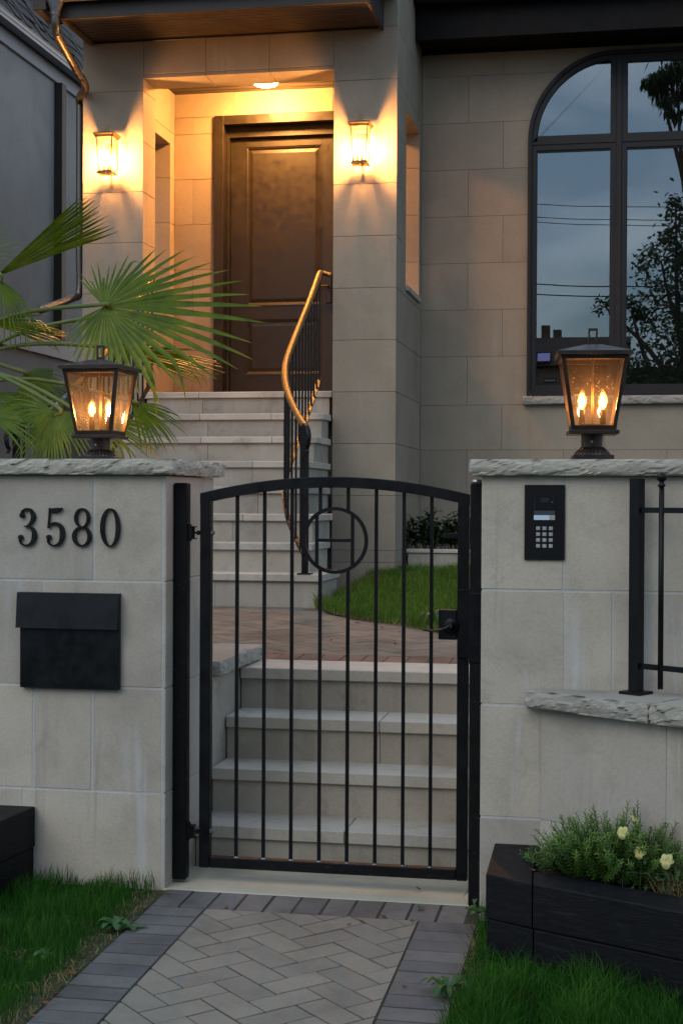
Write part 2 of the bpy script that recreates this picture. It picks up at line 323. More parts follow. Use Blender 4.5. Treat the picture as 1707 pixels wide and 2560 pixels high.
class MB:
    """collects shapes for one mesh object"""
    def __init__(s): s.v = []; s.f = []
    def add(s, vs, fs):
        n = len(s.v); s.v += [tuple(v) for v in vs]; s.f += [tuple(i + n for i in f) for f in fs]; return s
    def box(s, x0, x1, y0, y1, z0, z1, c=0.0):
        if c <= 0:
            vs = [(x, y, z) for z in (z0, z1) for y in (y0, y1) for x in (x0, x1)]
            return s.add(vs, [(0, 2, 3, 1), (4, 5, 7, 6), (0, 1, 5, 4), (2, 6, 7, 3), (0, 4, 6, 2), (1, 3, 7, 5)])
        c = min(c, (x1 - x0) * .45, (y1 - y0) * .45, (z1 - z0) * .45)
        X, Y, Z = (x0, x1), (y0, y1), (z0, z1); idx = {}; vs = []
        for i in (0, 1):
            for j in (0, 1):
                for k in (0, 1):
                    sx, sy, sz = (1 - 2 * i), (1 - 2 * j), (1 - 2 * k)
                    for a in range(3):
                        p = [X[i], Y[j], Z[k]]
                        for b, sg in ((0, sx), (1, sy), (2, sz)):
                            if b != a: p[b] += sg * c
                        idx[i, j, k, a] = len(vs); vs.append(tuple(p))
        fs = []
        for a in range(3):
            o = [b for b in range(3) if b != a]
            for sgn in (0, 1):
                ring = []
                for (p, q) in ((0, 0), (1, 0), (1, 1), (0, 1)):
                    t = [0, 0, 0]; t[a] = sgn; t[o[0]] = p; t[o[1]] = q; ring.append(idx[t[0], t[1], t[2], a])
                fs.append(ring)
        for a in range(3):                       # edges parallel to axis a
            o = [b for b in range(3) if b != a]
            for p in (0, 1):
                for q in (0, 1):
                    t0 = [0, 0, 0]; t0[o[0]] = p; t0[o[1]] = q; t1 = list(t0); t1[a] = 1
                    fs.append([idx[(*t0, o[0])], idx[(*t1, o[0])], idx[(*t1, o[1])], idx[(*t0, o[1])]])
        for i in (0, 1):
            for j in (0, 1):
                for k in (0, 1): fs.append([idx[i, j, k, 0], idx[i, j, k, 1], idx[i, j, k, 2]])
        # make outward
        ctr = Vector(((x0 + x1) / 2, (y0 + y1) / 2, (z0 + z1) / 2)); out = []
        for f in fs:
            a, b, d = Vector(vs[f[0]]), Vector(vs[f[1]]), Vector(vs[f[2]]); nrm = (b - a).cross(d - a)
            out.append(tuple(f) if nrm.dot(a - ctr) > 0 else tuple(reversed(f)))
        return s.add(vs, out)
    def tube(s, pts, r, seg=10, cap=True, closed=False):
        pts = [Vector(p) for p in pts]; n = len(pts)
        rad = r if isinstance(r, (list, tuple)) else [r] * n
        vs = []; prev = None
        for i, p in enumerate(pts):
            if closed: t = (pts[(i + 1) % n] - pts[i - 1]).normalized()
            else: t = (pts[min(i + 1, n - 1)] - pts[max(i - 1, 0)]).normalized()
            if prev is None:
                ref = Vector((0, 0, 1)) if abs(t.z) < .9 else Vector((1, 0, 0)); a = t.cross(ref).normalized()
            else: a = (prev - t * prev.dot(t)).normalized()
            prev = a; b = t.cross(a)
            for k in range(seg):
                w = 2 * math.pi * k / seg; vs.append(p + (a * math.cos(w) + b * math.sin(w)) * rad[i])
        fs = []
        m = n if closed else n - 1
        for i in range(m):
            for k in range(seg):
                j = (i + 1) % n; fs.append((i * seg + k, i * seg + (k + 1) % seg, j * seg + (k + 1) % seg, j * seg + k))
        if cap and not closed: fs += [tuple(reversed(range(seg))), tuple(range((n - 1) * seg, n * seg))]
        return s.add(vs, fs)
    def lathe(s, prof, c=(0, 0, 0), seg=16):
        vs = []
        for (r, z) in prof:
            for k in range(seg):
                w = 2 * math.pi * k / seg; vs.append((c[0] + r * math.cos(w), c[1] + r * math.sin(w), c[2] + z))
        fs = []
        for i in range(len(prof) - 1):
            for k in range(seg): fs.append((i * seg + k, i * seg + (k + 1) % seg, (i + 1) * seg + (k + 1) % seg, (i + 1) * seg + k))
        fs += [tuple(reversed(range(seg))), tuple(range((len(prof) - 1) * seg, len(prof) * seg))]
        return s.add(vs, fs)
    def prism(s, poly, z0, z1, fn=None):
        """poly: CCW (x, y); fn maps (x, y, z) to world"""
        fn = fn or (lambda x, y, z: (x, y, z)); n = len(poly)
        vs = [fn(x, y, z0) for x, y in poly] + [fn(x, y, z1) for x, y in poly]
        fs = [tuple(reversed(range(n))), tuple(range(n, 2 * n))] + [(i, (i + 1) % n, n + (i + 1) % n, n + i) for i in range(n)]
        return s.add(vs, fs)
    def beam(s, a, b, w, h, up=(0, 0, 1)):
        """rectangular bar from a to b, w across, h along up"""
        a, b = Vector(a), Vector(b); t = (b - a).normalized(); u = Vector(up); sd = t.cross(u).normalized(); u = sd.cross(t)
        vs = []
        for p in (a, b):
            for (i, j) in ((-1, -1), (1, -1), (1, 1), (-1, 1)): vs.append(p + sd * (w / 2 * i) + u * (h / 2 * j))
        return s.add(vs, [(0, 1, 2, 3), (7, 6, 5, 4), (0, 4, 5, 1), (1, 5, 6, 2), (2, 6, 7, 3), (3, 7, 4, 0)])
    def xform(s, M_, start=0):
        for i in range(start, len(s.v)): s.v[i] = tuple(M_ @ Vector(s.v[i]))
        return s
    def build(s, name, mat, parent=None, smooth=False):
        o = mesh(name, s.v, s.f, mat, parent, smooth)
        bm = bmesh.new(); bm.from_mesh(o.data); bmesh.ops.recalc_face_normals(bm, faces=bm.faces); bm.to_mesh(o.data); bm.free()
        return o
def box(name, x0, x1, y0, y1, z0, z1, mat, parent=None, c=0.0): return MB().box(x0, x1, y0, y1, z0, z1, c).build(name, mat, parent)

def autosmooth(o, ang=40):
    me = o.data; me.polygons.foreach_set('use_smooth', [True] * len(me.polygons))
    bm = bmesh.new(); bm.from_mesh(me)
    for e in bm.edges:
        e.smooth = not (len(e.link_faces) == 2 and e.calc_face_angle(0) > R(ang))
    bm.to_mesh(me); bm.free(); return o

def rock_slab(name, poly, z0, z1, mat, parent=None, amp=0.012, step=0.013, rows=9, seed=0.0, smooth_edges=()):
    """slab with a sawn top and rock-faced edges: poly CCW (x, y)"""
    P = []; nrm = []; n = len(poly); sm = []
    for i in range(n):
        a = Vector(poly[i]).to_3d(); b = Vector(poly[(i + 1) % n]).to_3d(); d = b - a; ln = d.length; k = max(2, int(ln / step)); t = d / ln
        for j in range(k):
            P.append(a + d * (j / k)); nrm.append(Vector((t.y, -t.x, 0))); sm.append(i in smooth_edges)
    # soften normals at corners
    m = len(P); nn = [(nrm[i - 1] + nrm[i] + nrm[(i + 1) % m]).normalized() for i in range(m)]
    vs = []
    for r in range(rows):
        t = r / (rows - 1); z = z0 + (z1 - z0) * t
        for i in range(m):
            p = P[i]; q = Vector((p.x * 1.0 + seed, p.y, z))
            big = MN.noise(Vector((q.x * 9, q.y * 9, z * 16 + seed)))
            mid = abs(MN.noise(Vector((q.x * 24, q.y * 24, z * 34 + seed * 3))))
            fine = MN.noise(Vector((q.x * 75, q.y * 75, z * 85)))
            chip = MN.noise(Vector((q.x * 14 + 7, q.y * 14, 2.0 + seed)))
            bulge = math.sin(math.pi * min(1, max(0, t * 0.92 + .04 + 0.18 * chip))) ** 0.6
            fac = 0.0
            for (sc_, am) in ((26.0, 1.0), (60.0, .45)):
                pv = Vector((q.x * sc_ * .55, q.y * sc_ * .55, z * sc_ * .75 + seed * 5)); dd_, pp_ = MN.voronoi(pv)
                c0 = pp_[0]; hsh = MN.cell_vector(c0 * 3.17 + Vector((.37, .11, .73))); rel = pv - c0
                fac += am * ((hsh.x - .5) * 1.0 + rel.x * (hsh.y - .5) * 1.6 + rel.y * (hsh.y - .5) * 1.6 + rel.z * (hsh.z - .5) * 1.8)
            off = amp * (bulge * (0.80 + 0.5 * big) + fac * .75 + 0.10 * fine - 0.55)
            if t > .99: off = amp * (-0.35 + 0.5 * chip + 0.35 * fac)
            if t < .01: off = amp * (-0.55 + 0.3 * fine)
            if sm[i]: off = 0
            w = p + nn[i] * off
            vs.append((w.x, w.y, z + (0.0012 * fine if 0 < r < rows - 1 else 0)))
    fs = []
    for r in range(rows - 1):
        for i in range(m):
            j = (i + 1) % m; fs.append((r * m + i, r * m + j, (r + 1) * m + j, (r + 1) * m + i))
    fs += [tuple(reversed(range(m))), tuple(range((rows - 1) * m, rows * m))]
    return mesh(name, vs, fs, mat, parent)

def clip(poly, edges):
    """Sutherland-Hodgman: keep where a*x + b*y <= c"""
    for (a, b, c) in edges:
        out = []
        for i in range(len(poly)):
            p, q = poly[i], poly[(i + 1) % len(poly)]; dp = a * p[0] + b * p[1] - c; dq = a * q[0] + b * q[1] - c
            if dp <= 0: out.append(p)
            if (dp < 0 < dq) or (dq < 0 < dp):
                t = dp / (dp - dq); out.append((p[0] + (q[0] - p[0]) * t, p[1] + (q[1] - p[1]) * t))
        poly = out
        if len(poly) < 3: return []
    return poly
def area(poly): return 0.5 * sum(poly[i][0] * poly[(i + 1) % len(poly)][1] - poly[(i + 1) % len(poly)][0] * poly[i][1] for i in range(len(poly)))

def catmull(pts, k=6):
    P = [Vector(p) for p in pts]; P = [2 * P[0] - P[1]] + P + [2 * P[-1] - P[-2]]; out = []
    for i in range(1, len(P) - 2):
        for j in range(k):
            t = j / k; a, b, c, d = P[i - 1:i + 3]
            out.append(0.5 * ((2 * b) + (c - a) * t + (2 * a - 5 * b + 4 * c - d) * t * t + (3 * b - a - 3 * c + d) * t ** 3))
    out.append(P[-2]); return out

# ================================================================== THE GROUND
SL = 0.025
def zg(Y): return -SL * (5.2 - Y)                      # street-side ground
def zu(Y): return 0.692 + 0.0273 * (Y - 6.62)          # path behind the gate
tag(mesh('ground', [(-300, -300, -.45), (300, -300, -.45), (300, 300, -.45), (-300, 300, -.45)], [(0, 1, 2, 3)], 'lawn_soil'), kind='structure')
tag(mesh('street', [(-120, -13, -.43), (120, -13, -.43), (120, -4.5, -.43), (-120, -4.5, -.43)], [(0, 1, 2, 3)], 'asphalt'), kind='structure')
def sheet(name, x0, x1, y0, y1, zf, mat, dz=0, nx=8, ny=12, bumpy=0.0):
    vs = []; fs = []
    for j in range(ny + 1):
        for i in range(nx + 1):
            x = x0 + (x1 - x0) * i / nx; y = y0 + (y1 - y0) * j / ny; vs.append((x, y, zf(y) + dz + bumpy * MN.noise(Vector((x * 3, y * 3, 1)))))
    for j in range(ny):
        for i in range(nx): a = j * (nx + 1) + i; fs.append((a, a + 1, a + nx + 2, a + nx + 1))
    return mesh(name, vs, fs, mat)
PL0, PL1, PR0, PR1 = -1.618, -1.412, -0.666, -0.462     # left border outer/inner, right border inner/outer
YT = 5.195
tag(sheet('lawn_soil', -9, PL0 - .004, -4.5, 5.25, zg, 'lawn_soil', -.006, 30, 40, 0.008), kind='structure')
tag(sheet('lawn_soil', PR1 + .004, 9, -4.5, 5.25, zg, 'lawn_soil', -.006, 30, 40, 0.008), kind='structure')
walk = tag(sheet('garden_path', PL0, PR1, -4.5, YT, zg, 'joint_sand', -.0026, 2, 20), kind='structure')
# pavers -------------------------------------------------------------
BW, BL, JT, TH = 0.1005, 0.201, 0.0058, 0.030
def brick_mesh(name, w, l, mat, seed):
    rnd = random.Random(seed); b = MB().box(-w / 2 + JT / 2, w / 2 - JT / 2, -l / 2 + JT / 2, l / 2 - JT / 2, -TH, 0, 0.0014)
    b.v = [(x + rnd.uniform(-.0006, .0006), y + rnd.uniform(-.0006, .0006), z + rnd.uniform(-.0004, .0004)) for x, y, z in b.v]
    me = bpy.data.meshes.new(name); me.from_pydata(b.v, [], b.f); me.materials.append(MAT[mat]); me.update(); return me
fieldM = [brick_mesh('paver', BW, BL, 'paver_field', i) for i in range(4)]
bordM = [brick_mesh('paver', BW - .0030, BL - .002, 'paver_border', 10 + i) for i in range(4)]
upM = [brick_mesh('paver', BW, BL, 'paver_upper', 20 + i) for i in range(3)]
redM = [brick_mesh('paver', BW, BL, 'paver_red', 30 + i) for i in range(3)]
rb = random.Random(3)
def lay(me, x, y, z, rz, parent, slope):
    o = bpy.data.objects.new('paver', rb.choice(me)); col.objects.link(o)
    o.rotation_mode = 'XYZ'
    Mx = Matrix.Translation((x, y, z + rb.uniform(-.0012, .0012))) @ Matrix.Rotation(math.atan(slope) + rb.uniform(-.004, .004), 4, 'X') @ Matrix.Rotation(rz + rb.uniform(-.006, .006), 4, 'Z')
    o.parent = parent; o.matrix_basis = Mx; return o
Y0 = 4.992
for k in range(19):                                     # soldier borders
    y = Y0 - BW * (k + .5)
    if y < 3.2: break
    lay(bordM, (PL0 + PL1) / 2, y, zg(y), math.pi / 2, walk, SL)
    lay(bordM, (PR0 + PR1) / 2, y, zg(y), math.pi / 2, walk, SL)
xk = PL0 + BW / 2 + .004
while xk < PR1 - BW * .4:                               # row in front of the threshold
    lay(bordM, xk, (Y0 + YT) / 2 - .002, zg(5.09), 0, walk, SL); xk += BW * 1.002
e1 = Vector((1, -1)).normalized(); e2 = Vector((1, 1)).normalized()
def herring(O, rect, parent, zf, slope, meshes, mat, first=True):
    x0, x1, y0, y1 = rect; ed = [(-1, 0, -x0), (1, 0, x1), (0, -1, -y0), (0, 1, y1)]
    for i in range(-60, 61):
        for m_ in range(-40, 41):
            for kind in (0, 1):
                a = i + 2 * m_; b = -i + 2 * m_
                r_ = (a, a + 2, b, b + 1) if kind == 0 else (a + 2, a + 3, b, b + 2)
                c = O + e1 * (BW * (r_[0] + r_[1]) / 2) + e2 * (BW * (r_[2] + r_[3]) / 2)
                if not (x0 - .2 < c.x < x1 + .2 and y0 - .2 < c.y < y1 + .2): continue
                g = JT / 2
                pts = [O + e1 * (BW * p + (g if p == r_[0] else -g)) + e2 * (BW * q + (g if q == r_[2] else -g)) for p, q in ((r_[0], r_[2]), (r_[1], r_[2]), (r_[1], r_[3]), (r_[0], r_[3]))]
                poly = [(p.x, p.y) for p in pts]; cl = clip(poly, ed)
                if not cl or area(cl) < .0006: continue
                if area(cl) > .985 * area(poly):
                    lay(meshes, c.x, c.y, zf(c.y), (R(45) if kind == 0 else R(-45)), parent, slope)
                else:
                    b_ = MB().prism(cl, -TH, 0, lambda x, y, z: (x, y, z + zf(y) + 0.0003)); b_.build('paver', mat, parent)
herring(Vector((-1.191, 4.718)), (PL1 + .002, PR0 - .002, 3.35, Y0 - .003), walk, zg, SL, fieldM, 'paver_field')

# threshold and garden steps ------------------------------------------
XL = -1.628                                            # inner face of the left pillar
XRW = -0.430
steps = empty('garden_steps', (-1.05, 5.9, 0), 'four sawn stone steps rising directly behind the black garden gate', 'steps')
GS = [(5.57, 0.155), (5.81, 0.335), (6.03, 0.514), (6.27, 0.692)]
box('threshold', XL - .01, -0.47, 5.197, 5.545, -.10, 0.0, 'threshold_stone', steps, .003)
splits = [[-1.03], [], [-0.97], []]
zprev = 0.0
for i, (y, z) in enumerate(GS):
    yb = GS[i + 1][0] + .05 if i < 3 else 6.62
    xs = [XL + .003] + splits[i] + [XRW]
    for a, b in zip(xs[:-1], xs[1:]):
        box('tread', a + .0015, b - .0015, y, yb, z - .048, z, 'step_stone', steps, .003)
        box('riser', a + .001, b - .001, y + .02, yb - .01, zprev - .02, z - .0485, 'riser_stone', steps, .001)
    zprev = z
# terrace ground behind the wall
tv = MB()
tv.box(-12, XL - .02, 5.86, 30, -.4, .66)
tv.box(XRW + .02, 12, 5.60, 30, -.4, .66)
tv.box(XL - .02, XRW + .02, 6.60, 30, -.4, .655)
tag(tv.build('terrace_ground', 'soil'), kind='structure')
upath = sheet('upper_path', -3.6, 0.6, 6.62, 8.97, zu, 'joint_sand', -.0026, 4, 8); tag(upath, kind='structure')
LAWN_EDGE = [(-1.84, 8.95), (-1.80, 8.76), (-1.746, 8.671), (-1.5, 8.356), (-1.264, 8.12), (-1.073, 7.944), (-.815, 7.60), (-.5, 7.15), (.3, 6.7)]
def lawn_y(x):
    if x <= LAWN_EDGE[0][0]: return 99
    for (a, b), (c, d) in zip(LAWN_EDGE[:-1], LAWN_EDGE[1:]):
        if a <= x <= c: return b + (d - b) * (x - a) / (c - a)
    return 6.7
xk = XL + .02
while xk < .2:                                         # red soldier row behind the top step
    lay(redM, xk, 6.725, zu(6.725), 0, upath, .0273); xk += BW * 1.003
herring(Vector((-1.2, 7.1)), (-2.75, 0.05, 6.83, 8.96), upath, zu, .0273, upM, 'paver_upper')

# ================================================================== STREET WALL
CZ = [-.06, .347, .732, 1.123, 1.515]
def courses(parent, front_rows, y0, y1, mat, g=.0019):
    for r, (z0, z1) in enumerate(zip(CZ[:-1], CZ[1:])):
        xs = front_rows[r]
        for a, b in zip(xs[:-1], xs[1:]): box('stone_block', a + g, b - g, y0 + rb.uniform(0, .0012), y1, z0 + g, z1 - g, mat, parent, .003)
LP = empty('stone_pillar', (-2.6, 5.5, 0), 'long pale limestone gate pillar carrying the black numerals 3580 and the mailbox', 'pillar')
box('mortar', -4.9, XL - .005, 5.2022, 5.835, -.1, 1.512, 'mortar_white', LP)
xl = XL - .013
courses(LP, [[-4.9, -3.6, -2.90, -2.18, xl], [-4.9, -3.4, -2.72, -2.05, xl] if False else [-4.9, -3.4, -2.63, -2.14, -1.91, xl], [-4.9, -3.3, -2.6, -2.10, xl], [-4.9, -3.7, -2.62, -1.905, xl]], 5.2, 5.26, 'pillar_stone')
for z0, z1 in zip(CZ[:-1], CZ[1:]):
    box('stone_block', XL - .010, XL, 5.2005, 5.84, z0 + .003, z1 - .003, 'pillar_stone', LP, .002)
rock_slab('capstone', [(-5.0, 5.165), (-1.595, 5.165), (-1.595, 5.90), (-5.0, 5.90)], 1.5155, 1.573, 'cap_stone', LP, amp=.0105, rows=11, seed=1.3)
# low cheek wall continuing behind the left pillar
cw = empty('cheek_wall', (-1.75, 6.2, 0), 'low stone side wall with rough coping left of the garden steps', 'wall')
box('stone_block', XL - .20, XL - .002, 5.845, 6.55, -.05, .70, 'riser_stone', cw, .003)
rock_slab('coping_stone', [(XL - .25, 5.85), (XL + .03, 5.85), (XL + .03, 6.60), (XL - .25, 6.60)], .7005, .762, 'cap_stone', cw, amp=.010, seed=4.0)

XRP = -0.4655; YRP = 5.05
RP = empty('stone_pillar', (0.5, 5.3, 0), 'pale limestone gate pillar carrying the black intercom panel', 'pillar')
box('mortar', XRP + .005, 2.6, YRP + .0022, 5.60, -.1, 1.509, 'mortar_white', RP)
courses(RP, [[XRP, -.255, .35, 1.1, 2.6], [XRP, -.255, .35, 1.1, 2.6], [XRP, -.181, -.022, .62, 1.4, 2.6], [XRP, -.186, .42, 1.1, 2.6]], YRP, YRP + .06, 'pillar_stone')
for z0, z1 in zip(CZ[:-1], CZ[1:]): box('stone_block', XRP - .0005, XRP + .0045, YRP + .065, 5.60, z0 + .003, z1 - .003, 'pillar_stone', RP, .001)
rock_slab('capstone', [(-0.502, 5.015), (2.7, 5.015), (2.7, 5.66), (-0.502, 5.66)], 1.5125, 1.567, 'cap_stone', RP, amp=.0105, rows=11, seed=8.1)
# right flank of the steps
box('flank_block', XRW + .003, -.10, 5.605, 6.60, -.1, .66, 'riser_stone', RP, .003)

# angled low wall with rough coping ------------------------------------
LW = empty('low_wall', (0.3, 4.8, 0), 'low angled limestone wall with rough coping running out from the intercom pillar', 'wall')
A = Vector((-.262, 5.049)); dW = Vector((0.5, -.345)).normalized(); nW = Vector((dW.y, -dW.x))   # outward (towards street)
def lwf(s, d): p = A + dW * s + nW * d; return (p.x, p.y)
ss = [0, .36, 1.0, 1.7, 2.3]
# top row, then lower row
for (z0, z1, cut) in ((.347, .728, [0, .50, 1.15, 1.8, 2.4]), (-.06, .347, [0, .33, .95, 1.6, 2.4])):
    for a, b in zip(cut[:-1], cut[1:]):
        pl = [lwf(a + .003, 0), lwf(b - .003, 0), lwf(b - .003, -.20), lwf(a + .003 + (.12 if a == 0 else 0), -.20)]
        if area(pl) < 0: pl.reverse()
        pl = clip(pl, [(0, 1, YRP - .002)])
        if pl: MB().prism(pl, z0 + .003, z1 - .003).build('stone_block', 'pillar_stone', LW)
pl = clip([lwf(.01, -.0022), lwf(2.4, -.0022), lwf(2.4, -.19), lwf(.01, -.19)], [(0, 1, YRP - .003)])
if area(pl) < 0: pl.reverse()
MB().prism(pl, -.06, .726).build('mortar', 'mortar_white', LW)
def cop(a, b, seed):
    pl = [lwf(a, .052), lwf(b, .052), lwf(b, -.24), lwf(a, -.24)]
    if area(pl) < 0: pl.reverse()
    pl = clip(pl, [(0, 1, YRP - .003), (-1, 0, .305)])
    return rock_slab('coping_stone', pl, .7285, .790, 'cap_stone', LW, amp=.0105, rows=11, seed=seed)
cop(-.12, .462, 12.0); cop(.4645, 1.35, 15.0); cop(1.3525, 2.4, 17.0)

# iron fence on the low wall --------------------------------------------
FE = empty('iron_fence', (0.06, 4.97, .79), 'black iron fence with ball-topped pickets standing on the angled low wall', 'fence')
fp = Vector((0.055, 4.985)); fd = dW
def fpt(s): p = fp + fd * s; return p
def obox(s0, s1, hw, z0, z1):
    a, b = fpt(s0), fpt(s1); n_ = Vector((fd.y, -fd.x)); pl = [a + n_ * hw, b + n_ * hw, b - n_ * hw, a - n_ * hw]; pl = [(p.x, p.y) for p in pl]
    if area(pl) < 0: pl.reverse()
    return MB().prism(pl, z0, z1)
obox(-.040, .040, .040, .7905, .7995).build('base_plate', 'iron', FE)
obox(-.018, .018, .018, .80, 1.502).build('post', 'iron', FE)
obox(1.50, 1.536, .018, .80, 1.502).build('post', 'iron', FE)
for z in (1.398, .884): obox(.019, 1.49, .006, z - .009, z + .009).build('rail', 'iron', FE)
for k in range(12):
    c_ = fpt(.094 + k * .118)
    pk = MB().tube([(c_.x, c_.y, .815), (c_.x, c_.y, 1.475)], .0092, 10).build('picket', 'iron', FE, True)
    MB().lathe([(.010, 0), (.014, .004), (.010, .009), (.0075, .013), (.008, .017), (.0145, .022), (.0175, .031), (.0145, .041), (.006, .047), (.001, .0485)], (c_.x, c_.y, 1.4745), 14).build('ball_finial', 'iron', pk, True)

# ================================================================== GATE
gp = empty('gate_post', (-1.60, 5.30, 0), 'black steel hinge post of the gate against the numbered pillar', 'post', 'black gate posts')
box('tube', -1.6245, -1.5735, 5.28, 5.331, .012, 1.487, 'iron_dusty', gp, .005)
for zc_ in (1.302, .19):
    hb = MB().box(-1.5733, -1.5665, 5.292, 5.322, zc_ - .032, zc_ + .032)
    hb.build('hinge_leaf', 'iron_dusty', gp)
    hp = MB(); hp.tube([(-1.556, 5.305, zc_ - .020), (-1.556, 5.305, zc_ + .020)], .0062, 10)
    for dz in (-.022, .022):
        hp.prism([(-1.5663, 5.290), (-1.544, 5.296), (-1.544, 5.316), (-1.5663, 5.322)], zc_ + dz - .002, zc_ + dz + .002)
    hp.tube([(-1.5502, 5.305, zc_), (-1.5326, 5.312, zc_)], .004, 8); hp.lathe([(.0085, 0), (.0085, .010)], (0, 0, 0), 6).xform(Matrix.Translation((-1.543, 5.310, zc_)) @ Matrix.Rotation(R(90), 4, 'Y'), len(hp.v) - 12)
    hp.build('hinge_pin', 'iron_dusty', gp)
gp2 = empty('gate_post', (-.49, 5.18, 0), 'black steel latch post of the gate against the intercom pillar', 'post', 'black gate posts')
box('tube', -.513, -.4705, 5.155, 5.20, .008, 1.486, 'iron_dusty', gp2, .004)
MB().lathe([(.017, 0), (.017, .012), (.012, .013)], (-.492, 5.178, 1.4865), 14).build('cap_ring', 'steel', gp2, True)
box('strike_box', -.5155, -.4685, 5.150, 5.235, .86, 1.105, 'iron', gp2, .003)

gate = empty('garden_gate', (-1.03, 5.33, .05), 'black iron garden gate with arched top rail, vertical bars and ring emblem', 'gate')
GX0, GX1, GY = -1.532, -.533, 5.33
zb0, zb1 = .055, .095
def ztop(x):                                            # arched top: ends 1.449, crown 1.511
    t = (x - (GX0 + GX1) / 2) / ((GX1 - GX0) / 2); return 1.449 + .062 * (1 - t * t)
def bar_z(name, x, z0, z1, w, d=None, mat='iron'): d = d or w; return box(name, x - w / 2, x + w / 2, GY - d / 2, GY + d / 2, z0, z1, mat, gate, .0012)
SW = .040
box('stile', GX0, GX0 + SW, GY - .02, GY + .02, zb0, ztop(GX0 + .02) - .005, 'iron', gate, .003)
box('stile', GX1 - SW, GX1, GY - .02, GY + .02, zb0, ztop(GX1 - .02) - .005, 'iron', gate, .003)
box('bottom_rail', GX0 + SW + .0005, GX1 - SW - .0005, GY - .0195, GY + .0195, zb0 + .001, zb1, 'iron_dusty', gate, .003)
tr = MB(); n = 40; vs = []
for i in range(n + 1):
    x = GX0 + (GX1 - GX0) * i / n; zt = ztop(x)
    h = SW
    c = .003
    vs += [(x, GY - .0205, zt - h), (x, GY - .0205, zt - c), (x, GY - .0205 + c, zt), (x, GY + .0205 - c, zt), (x, GY + .0205, zt - c), (x, GY + .0205, zt - h)]
fs = []
for i in range(n):
    for k in range(6): a = i * 6 + k; b = i * 6 + (k + 1) % 6; fs.append((a, b, b + 6, a + 6))
fs += [tuple(range(6)), tuple(range(n * 6, n * 6 + 6))]
autosmooth(MB().add(vs, fs).build('top_rail', 'iron', gate), 30)
RC = Vector((-1.025, 1.278)); RR = .1165
for x in (-1.394, -1.290, -1.186, -1.080, -.976, -.872, -.770, -.669):
    zt = ztop(x) - SW + .001
    if abs(x - RC.x) < .08:
        dz = math.sqrt(RR ** 2 - (x - RC.x) ** 2)
        bar_z('bar', x, RC.y + dz, zt, .0125); bar_z('bar', x, zb1, RC.y - dz, .0125)
    else: bar_z('bar', x, zb1, zt, .0125)
    wl = MB().lathe([(.010, 0), (.007, .003), (.0065, .0055)], (x, GY, zb1 + .0003), 8).build('weld', 'steel', gate)
rg = MB(); vs = []; fs = []; n = 56
for i in range(n):
    a = 2 * math.pi * i / n
    for (rr, yy) in ((RR - .0065, -.0065), (RR + .0065, -.0065), (RR + .0065, .0065), (RR - .0065, .0065)): vs.append((RC.x + rr * math.cos(a), GY + yy, RC.y + rr * math.sin(a)))
for i in range(n):
    for k in range(4): a = i * 4 + k; b = i * 4 + (k + 1) % 4; c = ((i + 1) % n) * 4; fs.append((a, b, c + (k + 1) % 4, c + k))
rg.add(vs, fs); autosmooth(rg.build('ring', 'iron', gate), 30)
for x in (-1.093, -.960):
    dz = math.sqrt((RR - .004) ** 2 - (x - RC.x) ** 2); bar_z('letter_stem', x, RC.y - dz, RC.y + dz, .0125, .011)
box('letter_bar', -1.0865, -.9665, GY - .005, GY + .005, RC.y - .006, RC.y + .006, 'iron', gate)
# lock
box('lock_plate', -.640, -.5735, GY - .028, GY + .02, .925, 1.032, 'iron', gate, .003)
box('lock_case', -.5725, -.5275, GY - .030, GY - .0205, .860, 1.108, 'iron', gate, .003)
rose = MB().lathe([(.030, 0), (.030, .005), (.022, .009), (.012, .012), (.012, .03)], (0, 0, 0), 20).xform(Matrix.Translation((-.594, GY - .0283, .976)) @ Matrix.Rotation(R(90), 4, 'X')).build('lock_rose', 'iron', gate, True)
lv = catmull([(-.594, GY - .055, .976), (-.600, GY - .066, .9755), (-.625, GY - .066, .965), (-.655, GY - .064, .9605), (-.690, GY - .062, .963)], 5)
MB().tube(lv, [.006] * 6 + [.0048] * (len(lv) - 6), 8).build('lever', 'bronze', gate, True)
MB().lathe([(.006, 0), (.006, .003), (.003, .0045)], (0, 0, 0), 10).xform(Matrix.Translation((-.594, GY - .0605, .976)) @ Matrix.Rotation(R(90), 4, 'X')).build('lock_screw', 'steel', gate, True)
for zc_ in (1.302, .19):
    MB().lathe([(.0095, 0), (.0095, .011), (.006, .013)], (0, 0, 0), 6).xform(Matrix.Translation((GX0 + SW + .0005, GY - .01, zc_)) @ Matrix.Rotation(R(90), 4, 'Y')).build('hinge_nut', 'gutter_grey', gate)
box('stop_bar', -.632, -.5735, GY + .022, GY + .034, 1.288, 1.308, 'iron', gate, .002)
for zc_ in (1.298,): pass

# ================================================================== MAILBOX, NUMERALS, INTERCOM
mb = empty('mailbox', (-1.97, 5.14, .735), 'black metal wall mailbox with a hinged upper flap below the numerals', 'mailbox')
box('body', -2.183, -1.799, 5.174, 5.1995, .725, 1.060, 'mailbox', mb, .003)
fl = MB().prism([(5.1555, .948), (5.1605, .948), (5.1735, 1.0605), (5.1995, 1.0605), (5.1995, 1.0785), (5.1690, 1.0785)], 0, 1, lambda a, b, t: (-2.1925 + t * .393, a, b)).build('flap', 'mailbox', mb)
pass

